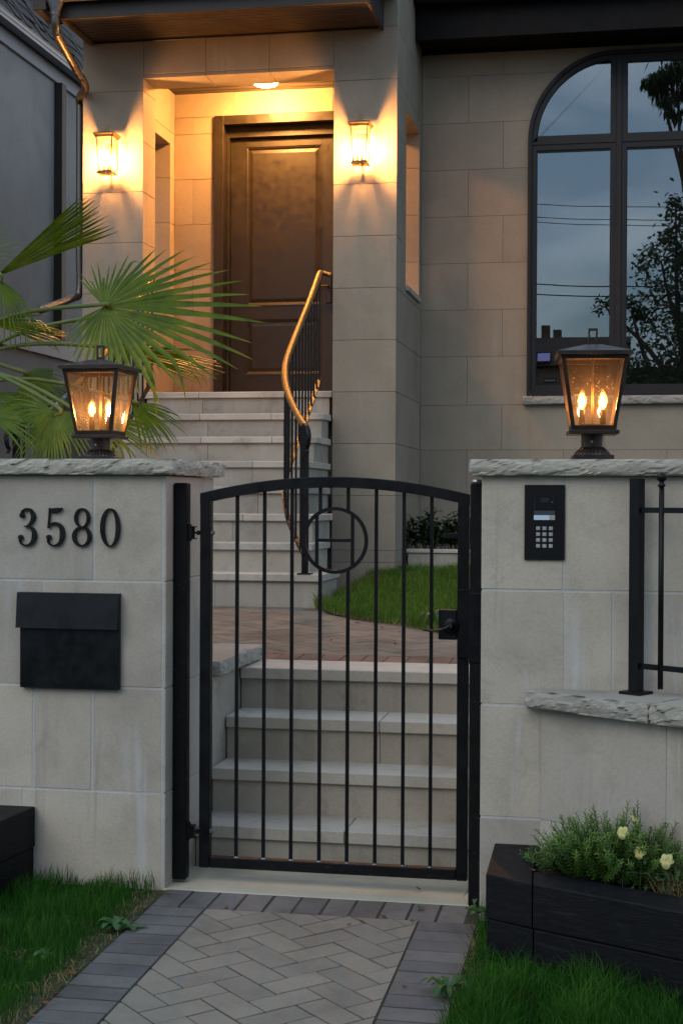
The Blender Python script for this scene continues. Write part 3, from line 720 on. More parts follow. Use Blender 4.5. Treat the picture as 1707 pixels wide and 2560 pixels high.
def ribbon(pts, k=9):
    """centre line (x, y, w) in a unit-height glyph -> left and right outline"""
    P = catmull([(a, b, w) for a, b, w in pts], k); Lf, Rt = [], []
    for i, p in enumerate(P):
        t = (P[min(i + 1, len(P) - 1)] - P[max(i - 1, 0)]); t.z = 0; t.normalize(); n_ = Vector((-t.y, t.x, 0)); w = max(p.z, .012) / 2
        Lf.append((p.x + n_.x * w, p.y + n_.y * w)); Rt.append((p.x - n_.x * w, p.y - n_.y * w))
    return Lf, Rt
def glyph(name, strokes, balls, rings, x0, z0, h, label, th=.012):
    b = MB(); yw = 5.1985
    f = lambda x, z, d: (x0 + x * h, yw - d, z0 + z * h)
    for si, s_ in enumerate(strokes):
        Lf, Rt = ribbon(s_); n_ = len(Lf); t = th + .0003 * si; vs = []
        for i in range(n_):
            m_ = ((Lf[i][0] + Rt[i][0]) / 2, (Lf[i][1] + Rt[i][1]) / 2); q = .82
            l2 = (m_[0] + (Lf[i][0] - m_[0]) * q, m_[1] + (Lf[i][1] - m_[1]) * q); r2 = (m_[0] + (Rt[i][0] - m_[0]) * q, m_[1] + (Rt[i][1] - m_[1]) * q)
            vs += [f(*Lf[i], .001), f(*Lf[i], t - .002), f(*l2, t), f(*r2, t), f(*Rt[i], t - .002), f(*Rt[i], .001)]
        fs = []
        for i in range(n_ - 1):
            for k in range(6): a = i * 6 + k; c = i * 6 + (k + 1) % 6; fs.append((a, c, c + 6, a + 6))
        fs += [tuple(range(6)), tuple(range((n_ - 1) * 6, n_ * 6))]; b.add(vs, fs)
    for (cx, cz, r_) in balls:
        vs = []; seg = 18
        for (q, d) in ((1, .001), (1, th - .0015), (.8, th + .0007)):
            for k in range(seg): a = 2 * math.pi * k / seg; vs.append(f(cx + r_ * q * math.cos(a), cz + r_ * q * math.sin(a), d))
        fs = [(j * seg + k, j * seg + (k + 1) % seg, (j + 1) * seg + (k + 1) % seg, (j + 1) * seg + k) for j in range(2) for k in range(seg)]
        fs += [tuple(range(2 * seg, 3 * seg))]; b.add(vs, fs)
    for ri, (cx, cz, ao, bo, ai, bi, sk) in enumerate(rings):
        seg = 44; vs = []; t = th + .0004 * ri
        for k in range(seg):
            a = 2 * math.pi * k / seg; ca, sa = math.cos(a), math.sin(a)
            for (A_, B_, d) in ((ao, bo, .001), (ao, bo, t - .002), (ao * .95, bo * .985, t), (ai * 1.05, bi * 1.015, t), (ai, bi, t - .002), (ai, bi, .001)):
                vs.append(f(cx + A_ * ca + sk * B_ * sa, cz + B_ * sa, d))
        fs = []
        for k in range(seg):
            for j in range(6): a = k * 6 + j; c = k * 6 + (j + 1) % 6; nx = ((k + 1) % seg) * 6; fs.append((a, c, nx + (j + 1) % 6, nx + j))
        b.add(vs, fs)
    o = b.build(name, 'numeral'); return tag(o, label, 'house number', 'house number numerals on the pillar')
hN, zN = .143, 1.249
glyph('numeral', [[(.10, .80, .05), (.12, .90, .05), (.22, .965, .05), (.35, .93, .08), (.425, .78, .125), (.37, .62, .09), (.26, .525, .045), (.18, .515, .035)],
                  [(.18, .515, .035), (.30, .505, .05), (.42, .42, .10), (.455, .25, .135), (.38, .08, .09), (.23, .02, .045), (.10, .06, .045), (.05, .16, .05)]],
      [(.115, .80, .068), (.075, .225, .070)], [], -2.199, zN, hN, 'black serif numeral 3, leftmost of the house number')
glyph('numeral', [[(.10, 1.0, .045), (.085, .75, .045), (.06, .47, .04)], [(.09, .955, .06), (.20, .935, .115), (.32, .945, .12), (.44, .99, .03)],
                  [(.06, .475, .035), (.13, .575, .04), (.26, .60, .07), (.41, .50, .11), (.445, .30, .135), (.38, .10, .09), (.22, .02, .045), (.08, .08, .045), (.045, .17, .05)]],
      [(.075, .235, .068)], [], -2.088, zN, hN, 'black serif numeral 5, second in the house number')
glyph('numeral', [], [], [(.265, .745, .215, .255, .125, .215, 0), (.26, .265, .265, .265, .155, .215, 0)], -1.986, zN, hN, 'black serif numeral 8, third in the house number')
glyph('numeral', [], [], [(.27, .5, .27, .5, .150, .46, 0)], -1.878, zN, hN, 'black serif numeral 0, last of the house number')

ic = empty('intercom_panel', (-.25, 5.05, 1.227), 'black intercom panel with keypad and nameplate on the right pillar', 'intercom')
yI = YRP
box('plate', -.318, -.183, yI - .010, yI - .0005, 1.227, 1.481, 'black_plastic', ic, .002)
box('speaker_housing', -.286, -.215, yI - .017, yI - .0102, 1.395, 1.440, 'black_plastic', ic, .003)
for k in range(5): box('speaker_slot', -.264, -.236, yI - .0178, yI - .0171, 1.424 + k * .003, 1.4252 + k * .003, 'lcd', ic)
MB().lathe([(.0035, 0), (.003, .0012), (.001, .002)], (0, 0, 0), 10).xform(Matrix.Translation((-.224, yI - .0171, 1.421)) @ Matrix.Rotation(R(90), 4, 'X')).build('indicator', 'lens_red', ic)
box('display', -.286, -.2155, yI - .0135, yI - .0102, 1.379, 1.3945, 'lcd', ic)
box('nameplate', -.286, -.2335, yI - .013, yI - .0102, 1.3625, 1.3785, 'label_white', ic)
box('call_button', -.233, -.2155, yI - .0138, yI - .0102, 1.3625, 1.3785, 'label_tan', ic)
keys = '123456789*0#'
for k in range(12):
    cx_ = -.2715 + (k % 3) * .0212; cz_ = 1.334 - (k // 3) * .0198
    kb = box('key', cx_ - .0068, cx_ + .0068, yI - .0135, yI - .0102, cz_ - .0062, cz_ + .0062, 'keycap', ic, .0008)
    cu = bpy.data.curves.new('key_legend', 'FONT'); cu.body = keys[k]; cu.size = .010; cu.align_x = 'CENTER'; cu.align_y = 'CENTER'; cu.resolution_u = 2
    to = bpy.data.objects.new('key_legend', cu); col.objects.link(to); dg = bpy.context.evaluated_depsgraph_get(); me = bpy.data.meshes.new_from_object(to.evaluated_get(dg)); bpy.data.objects.remove(to)
    me.transform(Matrix.Translation((cx_, yI - .0138, cz_)) @ Matrix.Rotation(R(90), 4, 'X')); link('key_legend', me, 'key_print', kb)

# ================================================================== THE HOUSE
YH, YW = 10.90, 12.29
house = empty('stone_house', (-2.0, 12.0, .66), 'pale limestone house with lit recessed porch, dark door and arched window', 'house')
HC = [0.60, .955, 1.046] + [1.4555 + .3875 * k for k in range(0, 12)]
def cuts(z0, z1): return [z0] + [z for z in HC if z0 + .03 < z < z1 - .03] + [z1]
def stack(part, x0, x1, y0, y1, z0, z1, mat='wall_stone', g=.0013, vx=None):
    cs = cuts(z0, z1)
    for k, (a, b) in enumerate(zip(cs[:-1], cs[1:])):
        xs = [x0] + ([v for v in vx[k % len(vx)] if x0 + .05 < v < x1 - .05] if vx else []) + [x1]
        for p, q in zip(xs[:-1], xs[1:]): box('stone_block', p + (g if p != x0 else 0), q - (g if q != x1 else 0), y0, y1, a + g, b - g, mat, part, .0018)
def pier(x0, x1):
    p = box('pier', x0 + .006, x1 - .006, YH + .006, 11.194, .6, 5.6, 'mortar_dark', house)
    stack(p, x0, x1, YH, 11.2, .6, 5.55)
    return p
XA0, XA1, XB0, XB1 = -4.094, -3.608, -2.122, -1.643
pier(XA0, XA1); pier(XB0, XB1)
ln = box('lintel', XA1 + .001, XB0 - .001, YH + .006, 11.19, 4.66, 5.5, 'mortar_dark', house)
for a, b in zip([XA1, -3.115, -2.62, ], [-3.115, -2.62, XB0]):
    box('stone_block', a + .0022, b - .0022, YH, YH + .05, 4.6765, 5.20, 'wall_stone', ln, .0018)
    box('stone_block', a + .0022, b - .0022, YH + .0005, 11.2, 4.645, 4.672, 'wall_stone', ln, .0018)
OY0, OY1, OZ0, OZ1 = 11.40, 12.165, 3.05, 4.45
def side_wall(x0, x1):
    p = box('porch_side_wall', x0 + .01, x1 - .01, 11.21, OY0 - .01, .6, 5.5, 'mortar_dark', house)
    stack(p, x0, x1, 11.201, OY0, .6, 5.5); stack(p, x0, x1, OY1, YW - .001, .6, 5.5)
    stack(p, x0, x1, OY0 + .001, OY1 - .001, .6, OZ0); stack(p, x0, x1, OY0 + .001, OY1 - .001, OZ1, 5.5)
    box('sill', x0 - .02, x1 + .02, OY0 + .002, OY1 - .002, OZ0 + .001, OZ0 + .045, 'step_stone', p, .004)
side_wall(XA0 + .002, -3.784); side_wall(-1.952, XB1 - .002)

# porch back wall round the door
DX0, DX1, DZ = -3.426, -2.274, 4.70
bwm = MB(); bwm.box(-3.78, DX0 + .04, 12.356, 12.45, 2.2, 5.4); bwm.box(DX1 - .04, -1.956, 12.356, 12.45, 2.2, 5.4); bwm.box(DX0 + .0401, DX1 - .0401, 12.357, 12.45, DZ - .03, 5.4); bwm.box(DX0 - .1, DX1 + .1, 12.48, 12.52, 2.2, 4.8)
bw = bwm.build('porch_wall', 'mortar_dark', house)
stack(bw, -3.783, DX0, YW, 12.355, 2.2, DZ, vx=[[], [-3.62]])
stack(bw, DX1, -1.953, YW, 12.355, 2.2, DZ)
stack(bw, -3.783, -1.953, YW, 12.355, DZ, 5.3, vx=[[-3.26, -2.4], [-3.0]])
# front room wall, cut round the arched window
AX, AZ, AA, AB = -.06, 4.377, .702, .714
WXC = .535                                             # the window is symmetric about this
def xr(z):
    if z < 2.215: return 3.4
    if z < AZ: return -.762
    if z < AZ + AB: return AX - AA * math.sqrt(max(0, 1 - ((z - AZ) / AB) ** 2))
    return 3.4
def row_polys(z0, z1):
    if z1 <= 2.2151: return [[(XB1, z0), (3.4, z0), (3.4, z1), (XB1, z1)]]
    zt = min(z1, AZ + AB); n_ = 14; R_ = [(xr(min(z0 + (zt - z0) * i / n_, AZ + AB - 1e-5)), z0 + (zt - z0) * i / n_) for i in range(n_ + 1)]
    out = []
    Lp = [(XB1, z0)] + R_
    if z1 > AZ + AB:
        mid = [(AX, AZ + AB), (2 * WXC - AX, AZ + AB)]; Rr = [(2 * WXC - x, z) for x, z in reversed(R_)]
        out.append([(XB1, z0)] + R_[:-1] + mid + Rr[1:] + [(3.4, z0), (3.4, z1), (XB1, z1)])
    else:
        out.append(Lp + [(XB1, z1)]); out.append([(2 * WXC - x, z) for x, z in reversed(R_)] + [(3.4, z1), (3.4, z0)][::-1] if False else [(3.4, z0), (3.4, z1)] + [(2 * WXC - x, z) for x, z in reversed(R_)])
    return out
rows = [.6, 1.046, 1.4555, 1.8425, 2.215, 2.6175, 3.005, 3.3925, 3.78, 4.1675, 4.555, 4.9425, 5.5]
vj = [[-1.254, -.46, .37, 1.2, 2.0], [-.966, -.13, .70, 1.5, 2.4]]
yb_ = lambda x, y, z: (x, z, y)
fw = MB()
for z0, z1 in zip(rows[:-1], rows[1:]):
    for pl in row_polys(z0, z1): fw.prism(pl, 12.345, 12.55, yb_)
fw = fw.build('facade_wall', 'mortar_dark', house)
for k, (z0, z1) in enumerate(zip(rows[:-1], rows[1:])):
    g = .0013
    for pl in row_polys(z0 + g, z1 - g):
        xs = [-9] + vj[k % 2] + [9]
        for a, b in zip(xs[:-1], xs[1:]):
            c = clip(pl, [(-1, 0, -a - g), (1, 0, b - g)])
            if c and abs(area(c)) > .004: MB().prism(c, YW, 12.34, yb_).build('stone_block', 'wall_stone', fw)
rock_slab('window_sill', [(-.79, 12.235), (2 * WXC + .79, 12.235), (2 * WXC + .79, 12.36), (-.79, 12.36)], 2.2152, 2.282, 'cap_stone', house, amp=.008, seed=21.0)
# window ---------------------------------------------------------------
def band(o, i, y0, y1, closed=True):
    n_ = len(o); vs = [(x, y0, z) for x, z in o] + [(x, y0, z) for x, z in i] + [(x, y1, z) for x, z in i] + [(x, y1, z) for x, z in o]; fs = []
    for k in range(n_ if closed else n_ - 1):
        j = (k + 1) % n_
        for r_ in range(4): s_ = (r_ + 1) % 4; fs.append((r_ * n_ + k, r_ * n_ + j, s_ * n_ + j, s_ * n_ + k))
    if not closed: fs += [(0, n_, 2 * n_, 3 * n_), (n_ - 1, 2 * n_ - 1, 3 * n_ - 1, 4 * n_ - 1)]
    return MB().add(vs, fs)
def mir(pts): return [(2 * WXC - x, z) for x, z in pts]
def arc(off, n_=22, zlo=None): return [(AX - (AA - off) * math.cos(a), AZ + (AB - off) * math.sin(a)) for a in [math.pi / 2 * i / n_ for i in range(n_ + 1)]]
def outline(off): a = [(-.762 + off, 2.2825 + off)] + arc(off); return a + mir(list(reversed(a)))
win = band(outline(0), outline(.032), 12.255, 12.36).build('arched_window', 'window_frame', house)
band(outline(.004), outline(.020), 12.249, 12.2549).build('frame_bead', 'window_frame', win)
for X in (-.028, 2 * WXC + .028): box('mullion', X - .021, X + .021, 12.262, 12.355, 2.316, AZ + AB - .033, 'window_frame', win, .002)
for (a, b) in ((-.7295, -.0495), (-.0065, 2 * WXC + .0065), (2 * WXC + .0495, 2 * WXC + .7295)):
    box('transom', a, b, 12.268, 12.35, 4.346, 4.364, 'window_frame', win)
yS0, yS1 = 12.276, 12.345
def sash(o, i):
    s_ = band(o, i, yS0, yS1).build('sash', 'window_frame', win)
    ctr = Vector((sum(x for x, z in i) / len(i), sum(z for x, z in i) / len(i)))
    i2 = [(ctr.x + (x - ctr.x) * .985, ctr.y + (z - ctr.y) * .985) for x, z in i]
    band(i, i2, yS0 + .012, yS0 + .03).build('glazing_bead', 'window_frame', s_)
    pl = [(x, z) for x, z in i]
    if area(pl) < 0: pl.reverse()
    MB().prism(pl, yS0 + .024, yS0 + .032, yb_).build('pane', 'window_glass', s_)
def rect(x0, x1, z0, z1): return [(x0, z0), (x1, z0), (x1, z1), (x0, z1)]
def ell(off, x1, z0):
    ra, rb_ = AA - off, AB - off; th1 = math.acos(max(-1, min(1, (AX - x1) / ra))) if AX > x1 else math.pi / 2
    n_ = 20; pts = [(AX - ra * math.cos(th1 * k / n_), AZ + rb_ * math.sin(th1 * k / n_)) for k in range(n_ + 1)]
    return [(x1, z0), (x1, pts[-1][1])] + list(reversed(pts)) + [(AX - ra, z0)]
so, si = ell(.0325, -.0495, 4.3645), ell(.0735, -.093, 4.416)
sash(so, si); sash(mir(so), mir(si))
lo, li = rect(-.7295, -.0495, 2.3155, 4.3455), rect(-.690, -.093, 2.362, 4.300)
sash(lo, li); sash(mir(lo), mir(li))
sash(rect(-.0065, 2 * WXC + .0065, 2.3155, 4.3455), rect(.034, 2 * WXC - .034, 2.362, 4.300))
sash(rect(-.0065, 2 * WXC + .0065, 4.3645, AZ + AB - .0335), rect(.034, 2 * WXC - .034, 4.416, 4.996))
rm = MB(); rm.box(-1.5, 3.3, 12.56, 16.0, 1.6, 5.4)
box('room', -1.5, 3.3, 12.56, 16.0, 1.6, 5.45, 'room_dark', house)
# house door -----------------------------------------------------------
df = MB()
for (a, b, c, d) in ((DX0, DX0 + .082, 2.241, DZ), (DX1 - .082, DX1, 2.241, DZ), (DX0 + .0822, DX1 - .0822, DZ - .080, DZ)): df.box(a, b, 12.262, 12.42, c, d, .004)
dfo = df.build('door_frame', 'door_frame', house)
dj = MB(); JX0, JX1, JZ = DX0 + .0825, DX1 - .0825, DZ - .0805
for (a, b, c, d) in ((JX0, JX0 + .026, 2.241, JZ), (JX1 - .026, JX1, 2.241, JZ), (JX0 + .0262, JX1 - .0262, JZ - .088, JZ)): dj.box(a, b, 12.365, 12.46, c, d, .002)
dj.build('jamb', 'door_frame', dfo)
SX0, SX1, SZ0, SZ1 = -3.3165, -2.3825, 2.245, 4.5315
door = box('front_door', SX0, SX1, 12.428, 12.47, SZ0, SZ1, 'door_paint', house)
PX0, PX1 = -3.180, -2.516
panels = [(3.092, 4.458), (2.497, 2.975)]
for (a, b, c, d) in ((SX0 + .001, PX0, SZ0, SZ1), (PX1, SX1 - .001, SZ0, SZ1), (PX0 + .0003, PX1 - .0003, SZ0, 2.497), (PX0 + .0003, PX1 - .0003, 2.975, 3.092), (PX0 + .0003, PX1 - .0003, 4.458, SZ1)):
    box('rail' if c != SZ0 or d != SZ1 else 'stile', a, b, 12.412, 12.4278, c, d, 'door_paint', door, .001)
for (z0, z1) in panels:
    pm = MB(); prof = [(0, 12.408), (.007, 12.408), (.012, 12.4135), (.020, 12.4165), (.030, 12.4265)]
    for (o1, y1), (o2, y2) in zip(prof[:-1], prof[1:]):
        r1, r2 = rect(PX0 + o1 - .004, PX1 - o1 + .004, z0 + o1 - .004, z1 - o1 + .004), rect(PX0 + o2 - .004, PX1 - o2 + .004, z0 + o2 - .004, z1 - o2 + .004)
        pm.add([(x, y1, z) for x, z in r1] + [(x, y2, z) for x, z in r2], [(k, (k + 1) % 4, 4 + (k + 1) % 4, 4 + k) for k in range(4)])
    r0 = rect(PX0 - .004, PX1 + .004, z0 - .004, z1 + .004); pm.add([(x, 12.408, z) for x, z in r0] + [(x, 12.4118, z) for x, z in r0], [(k, (k + 1) % 4, 4 + (k + 1) % 4, 4 + k) for k in range(4)])
    pm.build('moulding', 'door_paint', door)
    r1, r2 = rect(PX0 + .030, PX1 - .030, z0 + .030, z1 - .030), rect(PX0 + .058, PX1 - .058, z0 + .058, z1 - .058)
    MB().add([(x, 12.4272, z) for x, z in r1] + [(x, 12.4195, z) for x, z in r2], [(k, (k + 1) % 4, 4 + (k + 1) % 4, 4 + k) for k in range(4)] + [(4, 5, 6, 7)]).build('panel', 'door_paint', door)
hd = MB().box(SX1 - .095, SX1 - .045, 12.400, 12.4115, 3.10, 3.36, .004); hd.tube([(SX1 - .07, 12.40, 3.24), (SX1 - .07, 12.355, 3.24), (SX1 - .19, 12.352, 3.24)], .009, 8)
hd.build('door_handle', 'bronze', door)
box('doorstep', DX0 + .09, DX1 - .09, 12.30, 12.42, 2.2405, 2.2445, 'bronze', house)

# porch ceiling, soffits, roof edge --------------------------------------
pc = box('porch_ceiling', -3.783, -1.953, 11.19, 12.35, 4.915, 4.96, 'dark_wood', house)
for k in range(12): box('ceiling_board', -3.782, -1.954, 11.201 + k * .091, 11.201 + k * .091 + .0865, 4.900, 4.9148, 'soffit_wood', pc, .003)
sf = box('porch_soffit', -4.012, -1.772, 10.285, YH + .20, 4.957, 5.0, 'dark_wood', house)
for k in range(10): box('soffit_board', -4.006, -1.778, 10.292 + k * .0605, 10.292 + k * .0605 + .0565, 4.940, 4.9565, 'soffit_wood', sf, .003)
box('edge_strip', -4.006, -1.778, YH - .014, YH - .001, 4.925, 4.9395, 'soffit_wood', sf, .003)
fa = MB(); fa.box(-4.035, -1.745, 10.262, 10.2845, 4.918, 5.14, .004); fa.build('fascia', 'dark_wood', house)
for (a, b) in ((-4.0345, -4.0125), (-1.7715, -1.7455)): box('end_board', a, b, 10.285, YH - .002, 4.912, 5.13, 'dark_wood', house, .003)
box('outrigger', -4.20, -4.10, 10.16, 10.5, 4.96, 5.2, 'dark_wood', house, .004)
box('porch_sky_cover', -4.3, -1.65, 10.15, 11.5, 5.15, 5.30, 'roof_tile', house)  # unseen slab added above the porch to keep sky light out
# half-round gutter
gu = []; 
for i in range(13):
    a = math.pi + math.pi * i / 12; gu.append((10.208 + .052 * math.cos(a), 5.075 + .052 * math.sin(a)))
gi = [(10.208 + (y - 10.208) * .94, 5.075 + (z - 5.075) * .94) for y, z in gu]
vs = [(x, y, z) for x in (-4.02, -1.72) for (y, z) in gu + gi[::-1]]; n_ = len(gu) * 2
g_ = MB().add(vs, [tuple(range(n_)), tuple(range(n_, 2 * n_))] + [(k, (k + 1) % n_, n_ + (k + 1) % n_, n_ + k) for k in range(n_)])
g_.build('gutter', 'zinc', house)
for X in (-3.7, -3.0, -2.3): box('gutter_strap', X - .012, X + .012, 10.150, 10.262, 5.076, 5.082, 'zinc', house)
ds = MB().lathe([(.070, 0), (.066, -.05), (.035, -.13), (.033, -.16)], (-4.045, 10.2, 5.09), 18).build('rain_hopper', 'gutter_grey', house); autosmooth(ds)
path = catmull([(-4.045, 10.20, 4.95), (-4.050, 10.215, 4.86), (-4.057, 10.26, 4.815), (-4.056, 10.32, 4.785), (-4.04, 10.66, 4.635), (-4.030, 10.75, 4.595), (-4.045, 10.82, 4.562), (-4.11, 10.90, 4.545), (-4.155, 10.99, 4.52), (-4.160, 11.01, 4.45), (-4.160, 11.01, 3.4), (-4.158, 11.01, 3.05), (-4.20, 10.95, 2.98), (-4.36, 10.7, 2.86)], 6)
dsp = MB().tube(path, .030, 16).build('downspout', 'zinc', house, True)
for i_ in (12, 26, 50):
    p, q = path[i_], path[i_ + 1]; d_ = (q - p).normalized(); MB().tube([p - d_ * .012, p + d_ * .012], .0325, 16).build('pipe_collar', 'zinc', dsp, True)
ms = box('main_soffit', XB1 + .003, 4.0, 11.88, YW + .05, 5.185, 5.22, 'eave_shade_wood', house)
for k in range(4): box('soffit_board', XB1 + .004, 4.0, 11.885 + k * .101, 11.885 + k * .101 + .096, 5.163, 5.1848, 'eave_shade_wood', ms, .003)
box('main_fascia', XB1 + .003, 4.0, 11.85, 11.879, 5.12, 5.50, 'eave_shade_wood', house, .004)
box('frieze_board', XB1 + .004, 3.4, YW - .022, YW - .001, 5.128, 5.1625, 'eave_shade_wood', house, .004)
box('main_sky_cover', -4.15, 4.2, 11.65, 18.0, 5.52, 5.8, 'roof_tile', house)  # unseen slab added over the house so no sky light leaks in
box('main_gutter', XB1 + .003, 4.0, 11.73, 11.848, 5.38, 5.50, 'eave_shade_wood', house, .02)
box('pier_sky_cover', -4.15, -1.60, 10.7, 11.66, 5.552, 5.8, 'roof_tile', house)  # unseen cover added over the piers against sky light
box('house_body', -4.09, -3.79, 12.30, 18.0, .6, 5.5, 'wall_stone', house)

box('foundation', -4.08, -1.66, 11.22, 12.36, .55, 2.19, 'riser_stone', house)
box('corner_fill', -2.2, -1.55, 12.372, 12.56, .6, 5.4, 'mortar_dark', house)

# front staircase --------------------------------------------------------
st = empty('porch_stairs', (-2.865, 9.9, .75), 'flight of eight pale limestone stairs climbing to the porch', 'stairs')
SXM = -2.865
NZ = [2.24 - .1825 * i for i in range(8)]; NY = [10.905 - .28 * i for i in range(8)]
half = [.737, .737, .737, .737, .737, .905, .945, 1.065]
rs = random.Random(5)
for i in range(8):
    y, z, h = NY[i], NZ[i], half[i]
    x0, x1 = SXM - h, SXM + h
    yback = 12.29 if i == 0 else (10.888 if i < 5 else NY[i] + .598)
    cutx = sorted([x0 + (x1 - x0) * t for t in ((.30 + .06 * (i % 3), .78 - .05 * (i % 2)) if i < 6 else (.34, .60 + .07 * (i - 6)))])
    xs = [x0] + cutx + [x1]
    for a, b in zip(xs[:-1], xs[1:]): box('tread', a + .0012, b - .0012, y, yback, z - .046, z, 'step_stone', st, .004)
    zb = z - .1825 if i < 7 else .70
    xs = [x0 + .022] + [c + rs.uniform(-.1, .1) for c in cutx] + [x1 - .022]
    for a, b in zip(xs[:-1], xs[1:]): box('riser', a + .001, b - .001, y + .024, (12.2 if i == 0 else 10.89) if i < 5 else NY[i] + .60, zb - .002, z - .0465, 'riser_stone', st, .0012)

# stair railings -----------------------------------------------------------
RAILP = [(-2.140, 10.905, 3.112), (-2.175, 10.90, 3.122), (-2.208, 10.885, 3.128), (-2.214, 10.84, 3.112), (-2.210, 10.633, 2.978), (-2.206, 10.379, 2.813), (-2.206, 10.162, 2.672), (-2.207, 9.954, 2.536), (-2.204, 9.776, 2.42),
         (-2.196, 9.65, 2.338), (-2.176, 9.538, 2.265), (-2.142, 9.417, 2.186), (-2.093, 9.288, 2.102), (-2.028, 9.152, 2.013), (-1.956, 9.021, 1.928), (-1.915, 8.955, 1.885)]
VOL = [(-1.915, 8.955, 1.884), (-1.893, 8.918, 1.855), (-1.880, 8.900, 1.815), (-1.885, 8.903, 1.765), (-1.893, 8.915, 1.735), (-1.886, 8.905, 1.715)]
def sweep(prof, path, flip=1):
    b = MB(); n_ = len(prof); vs = []
    for i, p in enumerate(path):
        t = (path[min(i + 1, len(path) - 1)] - path[max(i - 1, 0)]).normalized(); sd = t.cross(Vector((0, 0, 1)))
        sd = sd.normalized() if sd.length > 1e-3 else Vector((1, 0, 0)); up = sd.cross(t)
        for (s_, u_) in prof: vs.append(p + sd * s_ + up * u_)
    fs = [(i * n_ + k, i * n_ + (k + 1) % n_, (i + 1) * n_ + (k + 1) % n_, (i + 1) * n_ + k) for i in range(len(path) - 1) for k in range(n_)]
    fs += [tuple(range(n_)), tuple(range((len(path) - 1) * n_, len(path) * n_))]
    return b.add(vs, fs)
CAPP = [(-.022, -.012), (-.0235, -.004), (-.020, .0), (-.018, .006), (-.011, .012), (0, .0145), (.011, .012), (.018, .006), (.020, .0), (.0235, -.004), (.022, -.012), (.012, -.015), (-.012, -.015)]
def railing(mirror, label):
    f = (lambda p: Vector((2 * SXM - p[0], p[1], p[2]))) if mirror else (lambda p: Vector(p))
    rl = empty('stair_railing', f((-2.2, 9.9, .96)), label, 'railing', 'stair railings')
    top = catmull([f(p) for p in RAILP], 6)
    autosmooth(sweep(CAPP, top).build('handrail', 'brass', rl), 50)
    vol = catmull([f(p) for p in VOL], 6); MB().tube(vol, [.021 - .011 * i / (len(vol) - 1) for i in range(len(vol))], 12).build('volute', 'iron', rl, True)
    autosmooth(sweep([(-.018, -.022), (.018, -.022), (.018, -.0155), (-.018, -.0155)], top).build('channel_bar', 'iron', rl))
    bot = [p - Vector((0, 0, .80)) for p in top if p.y < 10.86]
    sweep([(-.016, -.005), (.016, -.005), (.016, .005), (-.016, .005)], bot).build('bottom_rail', 'iron', rl)
    acc = 0; last = None
    for p, q in zip(top[:-1], top[1:]):
        d = (Vector((q.x, q.y)) - Vector((p.x, p.y))).length
        while acc <= d:
            if d > 0:
                w = p.lerp(q, acc / d)
                if 8.99 < w.y < 10.875: box('baluster', w.x - .006, w.x + .006, w.y - .006, w.y + .006, w.z - .797, w.z - .018, 'iron', rl)
            acc += .105
        acc -= d
    nw = f((-1.915, 8.975, 0)); box('newel_post', nw.x - .019, nw.x + .019, nw.y - .019, nw.y + .019, NZ[7] + .007, 1.868, 'iron', rl, .002)
    box('newel_plate', nw.x - .045, nw.x + .045, nw.y - .035, nw.y + .045, NZ[7] + .0005, NZ[7] + .0068, 'iron', rl, .002)
railing(False, 'curved stair railing with brass cap right of the stairs, beside the door')
railing(True, 'curved stair railing on the left of the stairs, half hidden by palm leaves')

# planter bed by the wall ---------------------------------------------------
pb = empty('stone_planter', (-1.2, 11.5, .85), 'low stone planting bed against the house wall behind the lawn', 'planter')
box('kerb_block', -1.60, 1.8, 11.28, 11.36, .70, 1.018, 'riser_stone', pb, .004)
box('coping', -1.61, 1.82, 11.265, 11.375, 1.0185, 1.048, 'step_stone', pb, .004)
box('soil_fill', -1.60, 1.8, 11.362, 12.285, .70, 1.02, 'soil', pb)

# ================================================================== LAMPS
def frustum_bars(b, w0, w1, z0, z1, t):
    """four corner bars of a tapered lantern, w0 at z0, w1 at z1 (half widths)"""
    for sx in (-1, 1):
        for sy in (-1, 1):
            vs = []
            for (w, z) in ((w0, z0), (w1, z1)):
                for (i, j) in ((0, 0), (1, 0), (1, 1), (0, 1)): vs.append((sx * (w - t * i), sy * (w - t * j), z))
            b.add(vs, [(0, 1, 2, 3), (4, 7, 6, 5), (0, 4, 5, 1), (1, 5, 6, 2), (2, 6, 7, 3), (3, 7, 4, 0)])
def sq_ring(b, w, t, z0, z1, w2=None):
    w2 = w2 if w2 else w
    o0 = [(-w, -w), (w, -w), (w, w), (-w, w)]; sc_ = lambda l, k: [(x * k, y * k) for x, y in l]
    a, c = o0, sc_(o0, (w - t) / w); d, e = sc_(o0, w2 / w), sc_(o0, (w2 - t) / w)
    vs = [(x, y, z0) for x, y in a] + [(x, y, z0) for x, y in c] + [(x, y, z1) for x, y in e] + [(x, y, z1) for x, y in d]; fs = []
    for k in range(4):
        j = (k + 1) % 4
        for r_ in range(4): s_ = (r_ + 1) % 4; fs.append((r_ * 4 + k, r_ * 4 + j, s_ * 4 + j, s_ * 4 + k))
    b.add(vs, fs)
def panes(parent, Mx, w0, w1, z0, z1, mat, inset, cut):
    for k in range(4):
        Rz = Matrix.Rotation(R(90) * k, 4, 'Z'); th = .002
        a0, a1 = w0 - inset, w1 - inset; b0, b1 = w0 - cut, w1 - cut
        vs = [(-b0, -a0, z0), (b0, -a0, z0), (b1, -a1, z1), (-b1, -a1, z1), (-b0, -a0 + th, z0), (b0, -a0 + th, z0), (b1, -a1 + th, z1), (-b1, -a1 + th, z1)]
        MB().add(vs, [(0, 1, 2, 3), (7, 6, 5, 4), (0, 4, 5, 1), (1, 5, 6, 2), (2, 6, 7, 3), (3, 7, 4, 0)]).xform(Mx @ Rz).build('glass_pane', mat, parent)
BULB = [(.005, 0), (.008, .004), (.0125, .014), (.0148, .024), (.0135, .036), (.0095, .050), (.005, .062), (.0015, .070), (.0004, .0715)]
